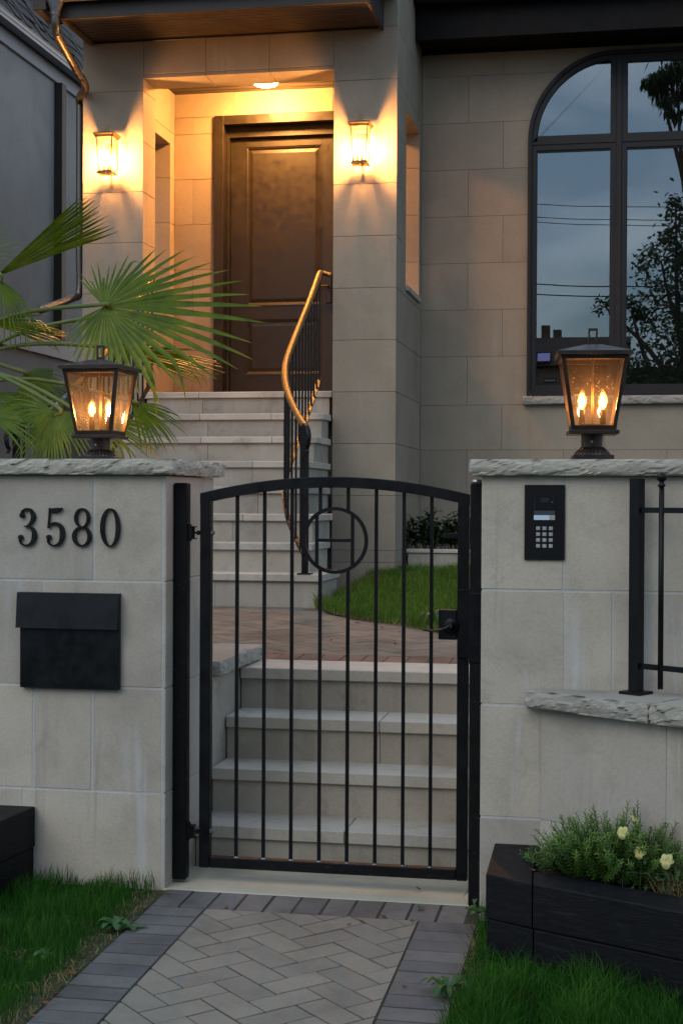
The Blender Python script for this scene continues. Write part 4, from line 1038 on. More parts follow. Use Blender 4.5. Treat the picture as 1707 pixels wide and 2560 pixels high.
def post_lamp(loc, rot, label):
    lp = empty('post_lantern', loc, label, 'lantern', 'lanterns on the gate pillars')
    Mx = Matrix.Translation(loc) @ Matrix.Rotation(rot, 4, 'Z')
    def B(b, name, mat, par=lp, sm=False): return b.xform(Mx).build(name, mat, par, sm)
    B(MB().box(-.070, .070, -.070, .070, .0005, .018, .003), 'plinth', 'bronze')
    n_ = 32; fl = MB(); vs = []; prof = [(.064, .0182), (.062, .024), (.052, .036), (.043, .043), (.040, .046)]
    for (r_, z) in prof:
        for k in range(n_ * 2): a = math.pi * k / n_; q = r_ * (1 - (.05 if k % 2 else 0)); vs.append((q * math.cos(a), q * math.sin(a), z))
    m_ = n_ * 2; fs = [(i * m_ + k, i * m_ + (k + 1) % m_, (i + 1) * m_ + (k + 1) % m_, (i + 1) * m_ + k) for i in range(len(prof) - 1) for k in range(m_)] + [tuple(range(m_)), tuple(range((len(prof) - 1) * m_, len(prof) * m_))]
    fl.add(vs, fs); B(fl, 'fluted_foot', 'bronze')
    autosmooth(B(MB().lathe([(.038, .0462), (.038, .088)], (0, 0, 0), 24), 'neck', 'bronze'))
    B(MB().lathe([(.004, 0), (.004, .003), (.002, .004)], (0, 0, 0), 8).xform(Matrix.Translation((-.004, -.0378, .064)) @ Matrix.Rotation(R(90), 4, 'X')), 'set_screw', 'steel')
    B(MB().box(-.086, .086, -.086, .086, .0882, .103, .003), 'tray', 'bronze')
    fr = MB(); zb_, zt_ = .1032, .356; w0, w1 = .075, .1135; t = .013
    frustum_bars(fr, w0, w1, zb_, zt_, t); sq_ring(fr, w0 + .0005, t, zb_, zb_ + .015, w0 + .0028); sq_ring(fr, w1 - .0015, t, zt_ - .014, zt_, w1 + .0005)
    B(fr, 'frame', 'bronze')
    panes(lp, Mx, w0 + .002, w1 - .002, zb_ + .0155, zt_ - .0145, MAT['lamp_glass'], .007, .0135)
    rf = MB(); e = .126; a_ = .030; zr = .3565
    vs = [(-e, -e, zr), (e, -e, zr), (e, e, zr), (-e, e, zr), (-e, -e, zr + .013), (e, -e, zr + .013), (e, e, zr + .013), (-e, e, zr + .013), (-a_, -a_, zr + .042), (a_, -a_, zr + .042), (a_, a_, zr + .042), (-a_, a_, zr + .042)]
    rf.add(vs, [(3, 2, 1, 0), (8, 9, 10, 11)] + [(k, (k + 1) % 4, 4 + (k + 1) % 4, 4 + k) for k in range(4)] + [(4 + k, 4 + (k + 1) % 4, 8 + (k + 1) % 4, 8 + k) for k in range(4)])
    B(rf, 'roof', 'bronze')
    fn = MB(); z = zr + .0422; fn.box(-.016, .016, -.004, .004, z + .05, z + .058); fn.box(-.016, -.010, -.004, .004, z, z + .0499); fn.box(.010, .016, -.004, .004, z, z + .0499); fn.box(-.0098, .0098, -.0038, .0038, z, z + .012)
    B(fn, 'finial', 'bronze')
    B(MB().lathe([(.030, .1036), (.034, .112), (.043, .120), (.043, .124)], (0, 0, 0), 24), 'candle_dish', 'bronze', lp, False)
    B(MB().lathe([(.004, .1242), (.004, .355)], (0, 0, 0), 8), 'lamp_rod', 'lamp_gold')
    for X in (-.0355, .0355):
        cd = B(MB().lathe([(.0105, .1243), (.0105, .176), (.008, .178)], (X, 0, 0), 16), 'candle_sleeve', 'bronze', lp, True)
        bg = B(MB().lathe(BULB, (X, 0, .1785), 14), 'bulb', 'bulb_glass', cd, True); B(MB().lathe([(.0010, .004), (.0030, .010), (.0058, .017), (.0064, .024), (.0048, .032), (.0022, .042), (.0008, .050)], (X, 0, .1785), 10), 'filament', 'bulb', cd, True)
post_lamp(Vector((-2.012, 5.56, 1.5735)), R(-1.5), 'lit bronze lantern on the numbered pillar in front of palm leaves')
post_lamp(Vector((-.096, 5.20, 1.5675)), R(5.0), 'lit bronze lantern on the intercom pillar in front of the arched window')

def wall_lamp(X, label):
    loc = Vector((X, YH, 3.90)); wl = empty('wall_lantern', loc, label, 'lantern', 'wall lanterns beside the porch')
    Mx = Matrix.Translation(loc + Vector((0, -.105, 0)))
    def B(b, name, mat, par=wl, sm=False): return b.xform(Mx).build(name, mat, par, sm)
    B(MB().box(-.050, .050, .0925, .1045, .045, .245, .004), 'back_plate', 'lamp_gold')
    ar = MB(); ar.tube(catmull([(0, .093, .085), (0, .088, .06), (0, .085, .03), (0, .07, .012), (0, .03, .006)], 4), .007, 8); B(ar, 'arm', 'lamp_gold', wl, True)
    tr_ = MB(); sq_ring(tr_, .062, .016, 0, .012); sq_ring(tr_, .055, .010, .0122, .022); tr_.box(-.046, .046, -.004, .004, .002, .010); tr_.box(-.004, .004, -.046, -.0042, .002, .010); tr_.box(-.004, .004, .0042, .046, .002, .010); B(tr_, 'tray', 'lamp_gold')
    fr = MB(); w0, w1 = .049, .066; zb_, zt_ = .0225, .270; frustum_bars(fr, w0, w1, zb_, zt_, .008); B(fr, 'frame', 'lamp_gold')
    panes(wl, Mx, w0, w1, zb_ + .0005, zt_ - .0005, MAT['wall_lamp_glass'], .004, .0085)
    rf = MB(); lv = [(.070, .2705), (.078, .287), (.084, .294), (.084, .303), (.030, .322), (.012, .330)]
    vs = [(sx * w, sy * w, z) for (w, z) in lv for (sx, sy) in ((-1, -1), (1, -1), (1, 1), (-1, 1))]
    fs = [(i * 4 + k, i * 4 + (k + 1) % 4, (i + 1) * 4 + (k + 1) % 4, (i + 1) * 4 + k) for i in range(len(lv) - 1) for k in range(4)] + [(3, 2, 1, 0), tuple(range(4 * len(lv) - 4, 4 * len(lv)))]
    rf.add(vs, fs); B(rf, 'roof', 'lamp_gold')
    fn = MB(); z = .3302; fn.box(-.012, .012, -.003, .003, z + .036, z + .042); fn.box(-.012, -.0075, -.003, .003, z, z + .0359); fn.box(.0075, .012, -.003, .003, z, z + .0359); B(fn, 'finial', 'lamp_gold')
    cd = B(MB().lathe([(.026, .0102), (.026, .014), (.012, .030), (.008, .034), (.008, .075)], (0, 0, 0), 16), 'candle_sleeve', 'lamp_gold', wl, True)
    for k in range(3):
        a = R(90 + 120 * k)
        s_ = B(MB().lathe([(.008, .034), (.008, .088)], (.020 * math.cos(a), .020 * math.sin(a), 0), 10), 'candle_sleeve', 'lamp_gold', wl, True)
        B(MB().lathe([(r_ * .8, z * .8) for r_, z in BULB], (.020 * math.cos(a), .020 * math.sin(a), .0885), 10), 'bulb', 'wall_bulb', s_, True)
wall_lamp(-3.862, 'glowing wall lantern on the left porch pier above the palm')
wall_lamp(-1.900, 'glowing wall lantern on the right porch pier beside the front door')
hx = empty('ceiling_light', (-2.875, 11.86, 4.89), 'lit hexagonal flush ceiling light under the porch roof', 'ceiling light')
def hexa(r0, z0, r1, z1, c=(-2.875, 11.86)):
    vs = [(c[0] + r_ * math.cos(math.pi / 3 * k), c[1] + r_ * math.sin(math.pi / 3 * k), z) for (r_, z) in ((r0, z0), (r1, z1)) for k in range(6)]
    return MB().add(vs, [tuple(reversed(range(6))), tuple(range(6, 12))] + [(k, (k + 1) % 6, 6 + (k + 1) % 6, 6 + k) for k in range(6)])
hexa(.125, 4.888, .125, 4.8998).build('ceiling_plate', 'lamp_gold', hx)
hexa(.095, 4.828, .122, 4.8875).build('glass_shade', 'ceiling_glow', hx)
MB().lathe([(.006, 0), (.009, .006), (.006, .011)], (-2.875, 11.86, 4.8165), 10).build('knob', 'brass', hx)

# ================================================================== NEIGHBOUR AND BACKGROUND
NX = -6.60
nb = empty('stucco_house', (-8.0, 15.0, .3), 'grey stucco neighbouring house with cedar shingle roof at the left edge', 'house')
box('wall', NX - .3, NX, 8.0, 26.0, -.1, 6.75, 'stucco', nb)
box('frieze_board', NX + .001, NX + .036, 8.0, 26.0, 6.341, 6.522, 'trim_grey', nb, .004)
box('moulding', NX + .001, NX + .066, 8.0, 26.0, 6.524, 6.592, 'dark_wood', nb, .004)
box('water_table', NX + .001, NX + .04, 8.0, 26.0, 3.086, 3.297, 'trim_grey', nb, .004)
ng = MB(); ng.box(NX + .075, NX + .185, 8.0, 26.0, 6.497, 6.504); ng.box(NX + .178, NX + .185, 8.0, 26.0, 6.5041, 6.590); ng.tube([(NX + .182, 8.0, 6.593), (NX + .182, 26.0, 6.593)], .010, 8); ng.tube([(NX + .184, 8.0, 6.54), (NX + .184, 26.0, 6.54)], .007, 8)
ng.build('gutter', 'gutter_grey', nb)
rfp = mesh('roof', [(NX + .15, 8, 6.60), (NX + .15, 26, 6.60), (NX - 5, 26, 14.4), (NX - 5, 8, 14.4)], [(0, 1, 2, 3)], 'cedar', nb)
shm = []
for i in range(4):
    r_ = random.Random(i); me = bpy.data.meshes.new('shingle'); b = MB().box(-.005, .29, -.074 + r_.uniform(0, .012), .074, 0, .014 + .005 * i)
    me.from_pydata(b.v, [], b.f); me.materials.append(MAT['cedar']); me.update(); shm.append(me)
sl = math.atan2(14.4 - 6.60, 5.15)
for c_ in range(12):
    for k in range(25):
        o = bpy.data.objects.new('shingle', random.choice(shm)); col.objects.link(o); o.parent = rfp
        d = -.02 + c_ * .21
        o.matrix_basis = Matrix.Translation((NX + .162 - d * math.cos(sl), 14.2 + k * .152 + (.07 if c_ % 2 else 0), 6.615 + d * math.sin(sl) + random.uniform(0, .006))) @ Matrix.Rotation(math.pi, 4, 'Z') @ Matrix.Rotation(-sl + R(3), 4, 'Y')
tr2 = box('corner_trim', NX + .001, NX + .10, 16.62, 16.76, 3.30, 6.335, 'dark_wood', nb, .004)

gf = empty('wooden_gate', (-3.6, 9.0, .66), 'dark wooden side gate with post beside the stairs, seen past the palm', 'gate')
pq = at(110, 1000, 9.0)
box('post', pq.x - .045, pq.x + .045, 8.955, 9.045, .6, 2.255, 'dark_wood', gf, .004)
for k in range(3): box('board', pq.x + .047 + k * .101, pq.x + .145 + k * .101, 8.985, 9.01, .66, 2.14 - .02 * k, 'dark_wood', gf, .004)
a_, b_ = at(105, 1045, 8.9), at(180, 980, 8.9)
pr = MB().tube([a_, b_], .018, 12).build('pipe_rail', 'gutter_grey', None, True); tag(pr, 'sloping grey pipe rail in front of the dark side gate', 'rail')

# ================================================================== PLANTERS AT THE STREET
rp = empty('timber_planter', (0.1, 4.6, -.02), 'black timber planter with shrub and pansies below the angled wall', 'planter')
def tim(poly, z0, z1, par): 
    if area(poly) < 0: poly = poly[::-1]
    b = MB().prism(poly, z0, z1); o = b.build('timber', 'timber', par)
    bm = bmesh.new(); bm.from_mesh(o.data); bmesh.ops.bevel(bm, geom=[e for e in bm.edges], offset=.005, segments=2, affect='EDGES', profile=.6)
    bmesh.ops.triangulate(bm, faces=[f for f in bm.faces if len(f.verts) > 4]); bm.to_mesh(o.data); bm.free(); return o
F0, F1, F2 = Vector((-.405, 4.627)), Vector((-.255, 4.536)), Vector((1.5, 3.61))
I0, I1 = Vector((-.262, 4.69)), Vector((1.58, 3.80))
for (z0, z1, ins) in ((-.05, .1185, .006), (.121, .260, 0)):
    s_ = Vector((.3, .5)).normalized() * ins
    tim([tuple(F0 + s_), tuple(F1 + s_ - Vector((.0015, 0))), tuple(I0 - Vector((.0015, 0))), (-.262, 5.046), (-.412 + ins, 5.046)], z0, z1, rp)
    tim([tuple(F1 + s_ + Vector((.0015, 0))), tuple(F2 + s_), tuple(I1), tuple(I0 + Vector((.0015, -.001)))], z0, z1, rp)
MB().prism([(-.26, 4.692), (1.55, 3.815), (1.9, 4.2), (-.2, 5.02), (-.26, 5.044)], -.05, .222).build('soil_bed', 'soil', rp)
lpl = empty('timber_planter', (-2.5, 4.9, -.02), 'black timber planter corner cut off by the left picture edge', 'planter')
for (z0, z1, ins) in ((-.05, .128, .005), (.131, .281, 0)):
    tim([(-2.128 - ins, 5.194), (-2.170 - ins, 4.70), (-2.315, 4.63), (-2.29, 5.194)], z0, z1, lpl)
    tim([(-2.171 - ins, 4.697), (-3.4, 4.2 + ins), (-3.4, 4.38), (-2.32, 4.627)][::1], z0, z1, lpl)
MB().prism([(-2.292, 5.19), (-2.32, 4.64), (-3.4, 4.39), (-3.6, 5.19)], -.05, .235).build('soil_bed', 'soil', lpl)

# ================================================================== PLANTS
def set_tip(me, vals):
    a = me.attributes.new('tip', 'FLOAT', 'POINT'); a.data.foreach_set('value', vals)
class LB:
    """leaf geometry with a tip value for each vertex"""
    def __init__(s): s.v = []; s.f = []; s.t = []
    def strip(s, pts, widths, side, tips, nrm=None, fold=0.0):
        """ribbon of 3 verts per station (left, rib, right)"""
        n0 = len(s.v)
        for p, w, t in zip(pts, widths, tips):
            up = (nrm or Vector((0, 0, 1))) * (fold * w)
            s.v += [tuple(p - side * w + up), tuple(p), tuple(p + side * w + up)]; s.t += [t, t * .6, t]
        for i in range(len(pts) - 1):
            a = n0 + 3 * i; s.f += [(a, a + 1, a + 4, a + 3), (a + 1, a + 2, a + 5, a + 4)]
    def quad(s, a, b, c, d, t=0.0):
        n0 = len(s.v); s.v += [tuple(a), tuple(b), tuple(c), tuple(d)]; s.t += [t] * 4; s.f.append((n0, n0 + 1, n0 + 2, n0 + 3))
    def build(s, name, mat, parent=None, smooth=True):
        o = mesh(name, s.v, s.f, mat, parent, smooth); set_tip(o.data, s.t); return o
UPV = Vector((0, 0, 1))
# windmill palm -----------------------------------------------------------------
palm = empty('windmill_palm', (-3.3, 6.5, .66), 'green fan palm spreading its leaves behind the numbered pillar', 'palm')
tk = MB(); tk.tube([(-3.35 + .02 * math.sin(i), 6.55, .6 + i * .1) for i in range(15)], [.10 + .012 * math.sin(i * 2.1) for i in range(15)], 14); tk.build('trunk', 'palm_fibre', palm)
CROWN = Vector((-3.3, 6.5, 1.95))
def frond(c, ang, R_, spread, nseg, vis=.7, seed=0, droop=.12, split=.42, tipdrop=.25, depth_sign=1, brown=.5, lens=None, pet=True, a_depth=0.0, sway=0.0):
    """fan leaf: c hastula, ang its axis as seen on screen (deg, 0 = right, 90 = up), vis = how much of the cross axis faces the camera"""
    rnd = random.Random(seed); ca, sa = math.cos(R(ang)), math.sin(R(ang)); tow = -_f
    a = (_r * ca + _u * sa + tow * a_depth).normalized()
    b0 = (-_r * sa + _u * ca); b = (b0 * vis + tow * (-depth_sign) * math.sqrt(max(0, 1 - vis * vis))).normalized(); b = (b - a * b.dot(a)).normalized(); n_ = a.cross(b).normalized()
    lb = LB(); dphi = R(spread) / nseg
    for k in range(nseg):
        ph = -R(spread) / 2 + dphi * (k + .5) + rnd.uniform(-.12, .12) * dphi
        d = a * math.cos(ph) + b * math.sin(ph); sd = (-a * math.sin(ph) + b * math.cos(ph))
        ln = R_ * (0.72 + .28 * math.cos(ph * .62)) * rnd.uniform(.93, 1.04)
        if lens: ln *= lens(math.degrees(ph))
        st_ = 12; bent = rnd.random() < tipdrop; bt = rnd.uniform(.6, .85); pts = []; ws = []; tp = []
        dro = droop * rnd.uniform(.6, 1.5); p = Vector(c); dd = d.copy(); brn = rnd.random() * brown
        side_b = rnd.uniform(-.06, .06) + sway
        for j in range(st_ + 1):
            t = j / st_
            if j:
                dd = (dd + Vector((0, 0, -1)) * (dro * t * .35) + sd * side_b * .03).normalized()
                if bent and t > bt: dd = (dd + Vector((0, 0, -1)) * .55).normalized()
                p = p + dd * (ln / st_)
            r_ = t * ln; w_f = max(.0012, r_ * math.tan(dphi / 2) * 1.02); ws_ = split * ln * math.tan(dphi / 2)
            w = w_f if t <= split else ws_ * (1 - .22 * min(1, (t - split) * 8)) * max(0.04, 1 - ((t - split) / (1 - split)) ** 2.3)
            pts.append(p.copy()); ws.append(w); tp.append(min(1, max(0, (t - (1 - .28 * brn - .03)) / .12)) * (.5 + .5 * brn) + .18 * max(0, t - .6) * rnd.random())
        lb.strip(pts, ws, sd, tp, n_, .55 if k % 1 == 0 else -.55)
    fr = lb.build('frond', 'frond', palm)
    if pet:
        P0 = CROWN + Vector((rnd.uniform(-.05, .05), rnd.uniform(-.05, .05), rnd.uniform(-.1, .1))); mid = P0.lerp(Vector(c), .5) + Vector((0, 0, .12))
        pth = catmull([P0, mid, Vector(c) - a * .02 + Vector((0, 0, .006)), Vector(c) + a * .02], 6); MB().tube(pth, [.009] * (len(pth) - 4) + [.007, .006, .005, .003], 8).build('petiole', 'petiole', fr, True)
    return fr
frond(at(261, 767, 6.00), -8, .65, 280, 40, .90, 1, .04, .44, .10, 1, .5, lambda p: (1.04 - .0050 * max(0, -p - 15)) if p < 15 else max(.42, 1.04 - .0082 * (p - 15)))
frond(at(-12, 694, 6.15), 31, .57, 34, 18, .42, 2, .03, .82, .0, -1, .7, a_depth=.1)
frond(at(0, 700, 6.05), -55, .36, 75, 9, .55, 3, .9, .30, .9, 1, .6)
frond(at(-80, 650, 6.3), 28, .30, 120, 13, .75, 4, .05, .25, .05, 1, .3)
frond(at(-40, 806, 6.35), -3, .40, 70, 20, .25, 5, .10, .72, .25, -1, .8)
frond(at(138, 1031, 5.95), 252, .34, 215, 36, .80, 6, .25, .42, .15, -1, .7)
frond(at(285, 872, 6.25), -8, .50, 72, 20, .22, 7, .07, .62, .15, -1, .9)
frond(at(232, 1050, 6.02), -18, .36, 120, 18, .55, 8, .25, .40, .25, 1, .9)
frond(at(-70, 985, 6.25), -4, .34, 60, 14, .35, 9, .15, .55, .35, 1, 1.0)
frond(at(60, 935, 6.45), -30, .30, 150, 20, .6, 10, .3, .42, .3, 1, .6)
frond(at(300, 800, 6.5), -60, .34, 120, 16, .6, 11, .5, .40, .4, 1, .7)

frond(at(330, 1010, 6.35), -32, .30, 110, 16, .6, 14, .3, .45, .3, 1, .9)
frond(at(-30, 1040, 6.05), 6, .36, 110, 20, .6, 15, .15, .5, .2, 1, .7)
# grass -------------------------------------------------------------------------------
def grass(name, pts, label, mat, hmin, hmax, wid, seed, lean=.5):
    rng = np.random.default_rng(seed); n = len(pts); P = np.array(pts)
    a = rng.uniform(0, 2 * math.pi, n); h = rng.uniform(hmin, hmax, n) * rng.choice([.6, .8, 1, 1, 1.15], n)
    cl_ = np.array([MN.noise(Vector((p[0] * 7, p[1] * 7, seed))) for p in pts]); h = h * np.clip(1 + 1.0 * cl_, .45, 1.7); ln = rng.uniform(.15, 1, n) * lean * h; la = rng.uniform(0, 2 * math.pi, n)
    dx, dy = np.cos(a) * wid * rng.uniform(.6, 1.2, n), np.sin(a) * wid * rng.uniform(.6, 1.2, n)
    ox, oy = np.cos(la) * ln, np.sin(la) * ln
    V = np.zeros((n, 5, 3))
    V[:, 0] = P + np.stack([-dx, -dy, -.004 + 0 * h], 1); V[:, 1] = P + np.stack([dx, dy, -.004 + 0 * h], 1)
    V[:, 2] = P + np.stack([-dx * .75 + ox * .35, -dy * .75 + oy * .35, h * .6], 1); V[:, 3] = P + np.stack([dx * .75 + ox * .35, dy * .75 + oy * .35, h * .6], 1)
    V[:, 4] = P + np.stack([ox, oy, h * (1 - .25 * (ln / h) ** 1.0)], 1)
    I = np.arange(n)[:, None] * 5
    T = np.concatenate([I + np.array([[0, 1, 3]]), I + np.array([[0, 3, 2]]), I + np.array([[2, 3, 4]])], 0)
    me = bpy.data.meshes.new(name); me.vertices.add(n * 5); me.vertices.foreach_set('co', V.reshape(-1)); me.loops.add(len(T) * 3); me.loops.foreach_set('vertex_index', T.reshape(-1).astype(np.int32))
    me.polygons.add(len(T)); me.polygons.foreach_set('loop_start', np.arange(0, len(T) * 3, 3, dtype=np.int32)); me.polygons.foreach_set('loop_total', np.full(len(T), 3, dtype=np.int32)); me.update(); me.validate()
    dry = (rng.random(n) < .14) * rng.uniform(.4, 1, n) + np.clip(cl_ * .5, 0, .4)
    tip = np.stack([dry, dry, dry * .8 + .1, dry * .8 + .1, np.clip(dry + rng.uniform(.1, .6, n), 0, 1)], 1); set_tip(me, tip.reshape(-1))
    o = link(name, me, mat); return tag(o, label, 'grass', kind='stuff')
rg_ = random.Random(11)
def scatter(n, x0, x1, y0, y1, ok, zf):
    out = []
    while len(out) < n:
        x, y = rg_.uniform(x0, x1), rg_.uniform(y0, y1)
        if ok(x, y): out.append((x, y, zf(x, y)))
    return out
edgeL = lambda y: PL0 - .012 - .020 * (MN.noise(Vector((y * 6, 3, 0))) + 1)
in_lpl = lambda x, y: x < -2.13 - (5.19 - y) * .085 and y > 4.15 + (x + 3.4) * .40 and y < 5.2
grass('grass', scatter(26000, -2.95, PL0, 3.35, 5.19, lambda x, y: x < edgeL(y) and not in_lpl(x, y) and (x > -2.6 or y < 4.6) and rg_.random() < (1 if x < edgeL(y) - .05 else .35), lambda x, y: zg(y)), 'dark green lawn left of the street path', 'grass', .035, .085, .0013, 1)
def out_rpl(x, y):
    if x < -.405: return y > 3.2
    fy = 4.627 - .607 * (x + .405) if x < -.255 else 4.536 - .528 * (x + .255)
    return y < fy + .003
edgeR = lambda y: PR1 + .008 + .03 * (MN.noise(Vector((y * 5, 9, 0))) + .3) - max(0, 4.25 - y) * .12
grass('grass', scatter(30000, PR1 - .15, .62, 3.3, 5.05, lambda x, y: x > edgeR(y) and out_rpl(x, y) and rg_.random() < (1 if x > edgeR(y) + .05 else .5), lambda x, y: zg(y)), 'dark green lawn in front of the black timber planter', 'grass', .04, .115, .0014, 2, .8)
def zl(x, y): return .738 + (y - 8.0) * .045
lv_, lf_ = [], []; nx_, ny_ = 24, 24
for j in range(ny_ + 1):
    for i in range(nx_ + 1):
        x = -1.84 + 4.0 * i / nx_; y0_ = min(lawn_y(max(x, -1.839)), 10.9); y = y0_ + (11.30 - y0_) * j / ny_
        lv_.append((x, y, zl(x, y) - .012 + .010 * MN.noise(Vector((x * 3, y * 3, 5)))))
for j in range(ny_):
    for i in range(nx_): a = j * (nx_ + 1) + i; lf_.append((a, a + 1, a + nx_ + 2, a + nx_ + 1))
tag(mesh('lawn_soil', lv_, lf_, 'lawn_soil'), kind='structure')
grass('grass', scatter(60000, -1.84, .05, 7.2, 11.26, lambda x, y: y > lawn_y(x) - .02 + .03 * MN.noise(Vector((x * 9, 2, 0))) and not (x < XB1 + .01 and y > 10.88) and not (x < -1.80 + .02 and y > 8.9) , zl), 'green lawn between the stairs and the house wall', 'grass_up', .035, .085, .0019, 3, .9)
grass('grass', scatter(500, -1.80, -1.68, 9.0, 10.88, lambda x, y: True, zl), 'dry grass tuft at the foot of the stair side', 'straw', .03, .08, .002, 4)

grass('thatch', scatter(2400, -2.9, PL0, 3.35, 5.19, lambda x, y: x < edgeL(y) + .03 and not in_lpl(x, y) and (x > -2.6 or y < 4.6) and rg_.random() < (.25 if x < edgeL(y) - .06 else 1), lambda x, y: zg(y)), 'dry thatch and clippings along the left lawn edge', 'straw', .012, .035, .0014, 31, 2.5)
grass('thatch', scatter(1800, PR1 - .02, .55, 3.35, 5.0, lambda x, y: x > edgeR(y) - .03 and out_rpl(x, y) and rg_.random() < (.25 if x > edgeR(y) + .06 else 1), lambda x, y: zg(y)), 'dry thatch and clippings along the right lawn edge', 'straw', .012, .04, .0014, 32, 2.5)
grass('thatch', scatter(2000, -1.84, .05, 7.2, 9.6, lambda x, y: y > lawn_y(x) - .05 and rg_.random() < (.2 if y > lawn_y(x) + .12 else 1), zl), 'dry thatch along the front edge of the upper lawn', 'straw', .012, .04, .002, 33, 2.0)
# shrubs -----------------------------------------------------------------------------------
def laurel(X, Y, Z, w, h, seed, label):
    rnd = random.Random(seed); sh_ = empty('laurel_shrub', (X, Y, Z), label, 'shrub', 'shrubs in the bed by the house wall')
    lb = LB(); tw = MB()
    for k in range(int(90 * w / .3)):
        bx, by = X + rnd.uniform(-w, w), Y + rnd.uniform(-.12, .12); hh = h * rnd.uniform(.55, 1) * (1 - .35 * abs((bx - X) / w)); lean = Vector((rnd.uniform(-.25, .25), rnd.uniform(-.3, .15), 1)).normalized()
        b0 = Vector((bx, by, Z)); tw.tube([b0, b0 + lean * hh], [.004, .0015], 5)
        for m_ in range(13):
            t = .25 + .75 * m_ / 12; p = b0 + lean * hh * t; an = rnd.uniform(0, 6.28); d = Vector((math.cos(an), math.sin(an), rnd.uniform(.1, .9))).normalized(); ln_ = rnd.uniform(.06, .10) * (1.1 - .4 * t); sd = d.cross(UPV).normalized()
            lb.strip([p, p + d * ln_ * .35, p + d * ln_ * .7 - UPV * .003, p + d * ln_ - UPV * .008], [.002, ln_ * .24, ln_ * .22, .001], sd, [0] * 4, d.cross(sd) * -1, .3)
    lb.build('foliage', 'laurel', sh_); tw.build('stems', 'bark', sh_)
laurel(-1.50, 11.48, 1.02, .10, .36, 1, 'glossy green shrub nearest the porch pier in the house bed')
laurel(-1.22, 11.55, 1.02, .17, .34, 2, 'broad glossy green shrub right of the first in the house bed')
laurel(-.80, 11.55, 1.02, .18, .33, 3, 'glossy green shrub mostly hidden behind the gate latch post')

def yew():
    sh_ = empty('yew_shrub', (.02, 4.74, .222), 'feathery dark green conifer shrub growing in the timber planter', 'shrub'); rnd = random.Random(5); lb = LB(); tw = MB()
    for k in range(560):
        u = rnd.gauss(0, .5); u = max(-1.2, min(1.4, u)); bx = -.005 + u * .21; by = 4.745 - u * .085 + rnd.uniform(-.06, .06)
        hh = (.10 + .15 * max(0, 1 - abs(u) ** 1.5)) * rnd.uniform(.4, 1.05)
        if k in (3, 40, 77): hh = rnd.uniform(.18, .25)
        ln_ = Vector((u * .9 + rnd.uniform(-.8, .8), -.5 + rnd.uniform(-.7, .6), rnd.uniform(.45, 1.3))).normalized()
        if k in (3, 40, 77): ln_ = Vector((rnd.uniform(-.1, .5), -.1, 1)).normalized()
        b0 = Vector((bx, by, .235)); pts = []; p = b0.copy(); d = ln_.copy()
        for j in range(9): pts.append(p.copy()); d = (d + UPV * .05 + Vector((rnd.uniform(-.1, .1), rnd.uniform(-.1, .1), 0))).normalized(); p = p + d * hh / 8
        tw.tube(pts, [.0022 - .0002 * j for j in range(9)], 4, False)
        m_ = int(hh * 330)
        for j in range(m_):
            t = .12 + .88 * j / m_; i_ = min(7, int(t * 8)); q = pts[i_].lerp(pts[i_ + 1], t * 8 - i_); dd = (pts[i_ + 1] - pts[i_]).normalized()
            an = j * 2.4 + rnd.uniform(-.3, .3); s1 = dd.cross(Vector((.3, .9, .1))).normalized(); s2 = dd.cross(s1); o = (s1 * math.cos(an) + s2 * math.sin(an)); nd = (o + dd * .55).normalized(); L_ = rnd.uniform(.010, .017); w_ = nd.cross(dd).normalized() * .0024
            tv_ = .75 * max(0, (t - .78) / .22) * rnd.uniform(.3, 1); lb.quad(q - w_ * .5, q + w_ * .5, q + nd * L_ + w_ * .6, q + nd * L_ - w_ * .6, tv_)
    lb.build('needles', 'yew', sh_, False); tw.build('stems', 'bark', sh_)
yew()
def pansy(p, face, size, seed, label, gz=.222):
    rnd = random.Random(seed); g_ = empty('pansy', (p.x, p.y + .03, gz), label, 'flower', 'pale yellow pansies in the timber planter'); lb = LB()
    f = Vector(face).normalized(); rt = f.cross(UPV).normalized(); up = rt.cross(f)
    for (an, r_, wd, push) in ((60, 1.05, .46, -.004), (122, 1.05, .46, -.0065), (0, .98, .40, 0), (182, .98, .40, .0018), (272, 1.1, .58, .0045)):
        a = R(an + rnd.uniform(-6, 6)); d = rt * math.cos(a) + up * math.sin(a); sd = f.cross(d); st_ = 6; pts = []; ws = []; tp = []
        for j in range(st_ + 1):
            t = j / st_; pts.append(p + d * (size * r_ * t) + f * (push + .004 * math.sin(t * 3) - .006 * t * t + rnd.uniform(-.0006, .0006))); ws.append(size * wd * math.sin(math.pi * (.06 + .90 * t)) ** .7 * .95 + .0006); tp.append(max(0, 1 - t * 3.6))
        lb.strip(pts, ws, sd, tp, f, .08)
    lb.build('petals', 'petal', g_)
    MB().tube(catmull([(p.x, p.y + .03, gz), (p.x + .004, p.y + .03, (gz + p.z) / 2 + .01), p + Vector((0, .012, .012)), p + Vector((0, .004, 0))], 5), .0013, 6).build('stem', 'weed', g_, True)
    lv2 = LB()
    for k in range(16):
        q = Vector((p.x + rnd.uniform(-.04, .04), p.y + .03 + rnd.uniform(-.03, .03), gz + rnd.uniform(.0, .8) * (p.z - gz))); a = rnd.uniform(0, 6.28); d = Vector((math.cos(a), math.sin(a) - .4, rnd.uniform(.1, .8))).normalized(); l_ = rnd.uniform(.018, .032); sd = d.cross(UPV).normalized()
        lv2.strip([q, q + d * l_ * .5, q + d * l_], [.002, l_ * .26, .001], sd, [0, 0, 0])
    lv2.build('leaves', 'weed', g_)
pansy(at(1555, 2082, 4.60), (-.25, -1, .15), .019, 1, 'pale yellow pansy highest and leftmost of the open flowers')
pansy(at(1598, 2131, 4.57), (-.3, -1, .05), .020, 2, 'pale yellow pansy in the middle of the open flowers')
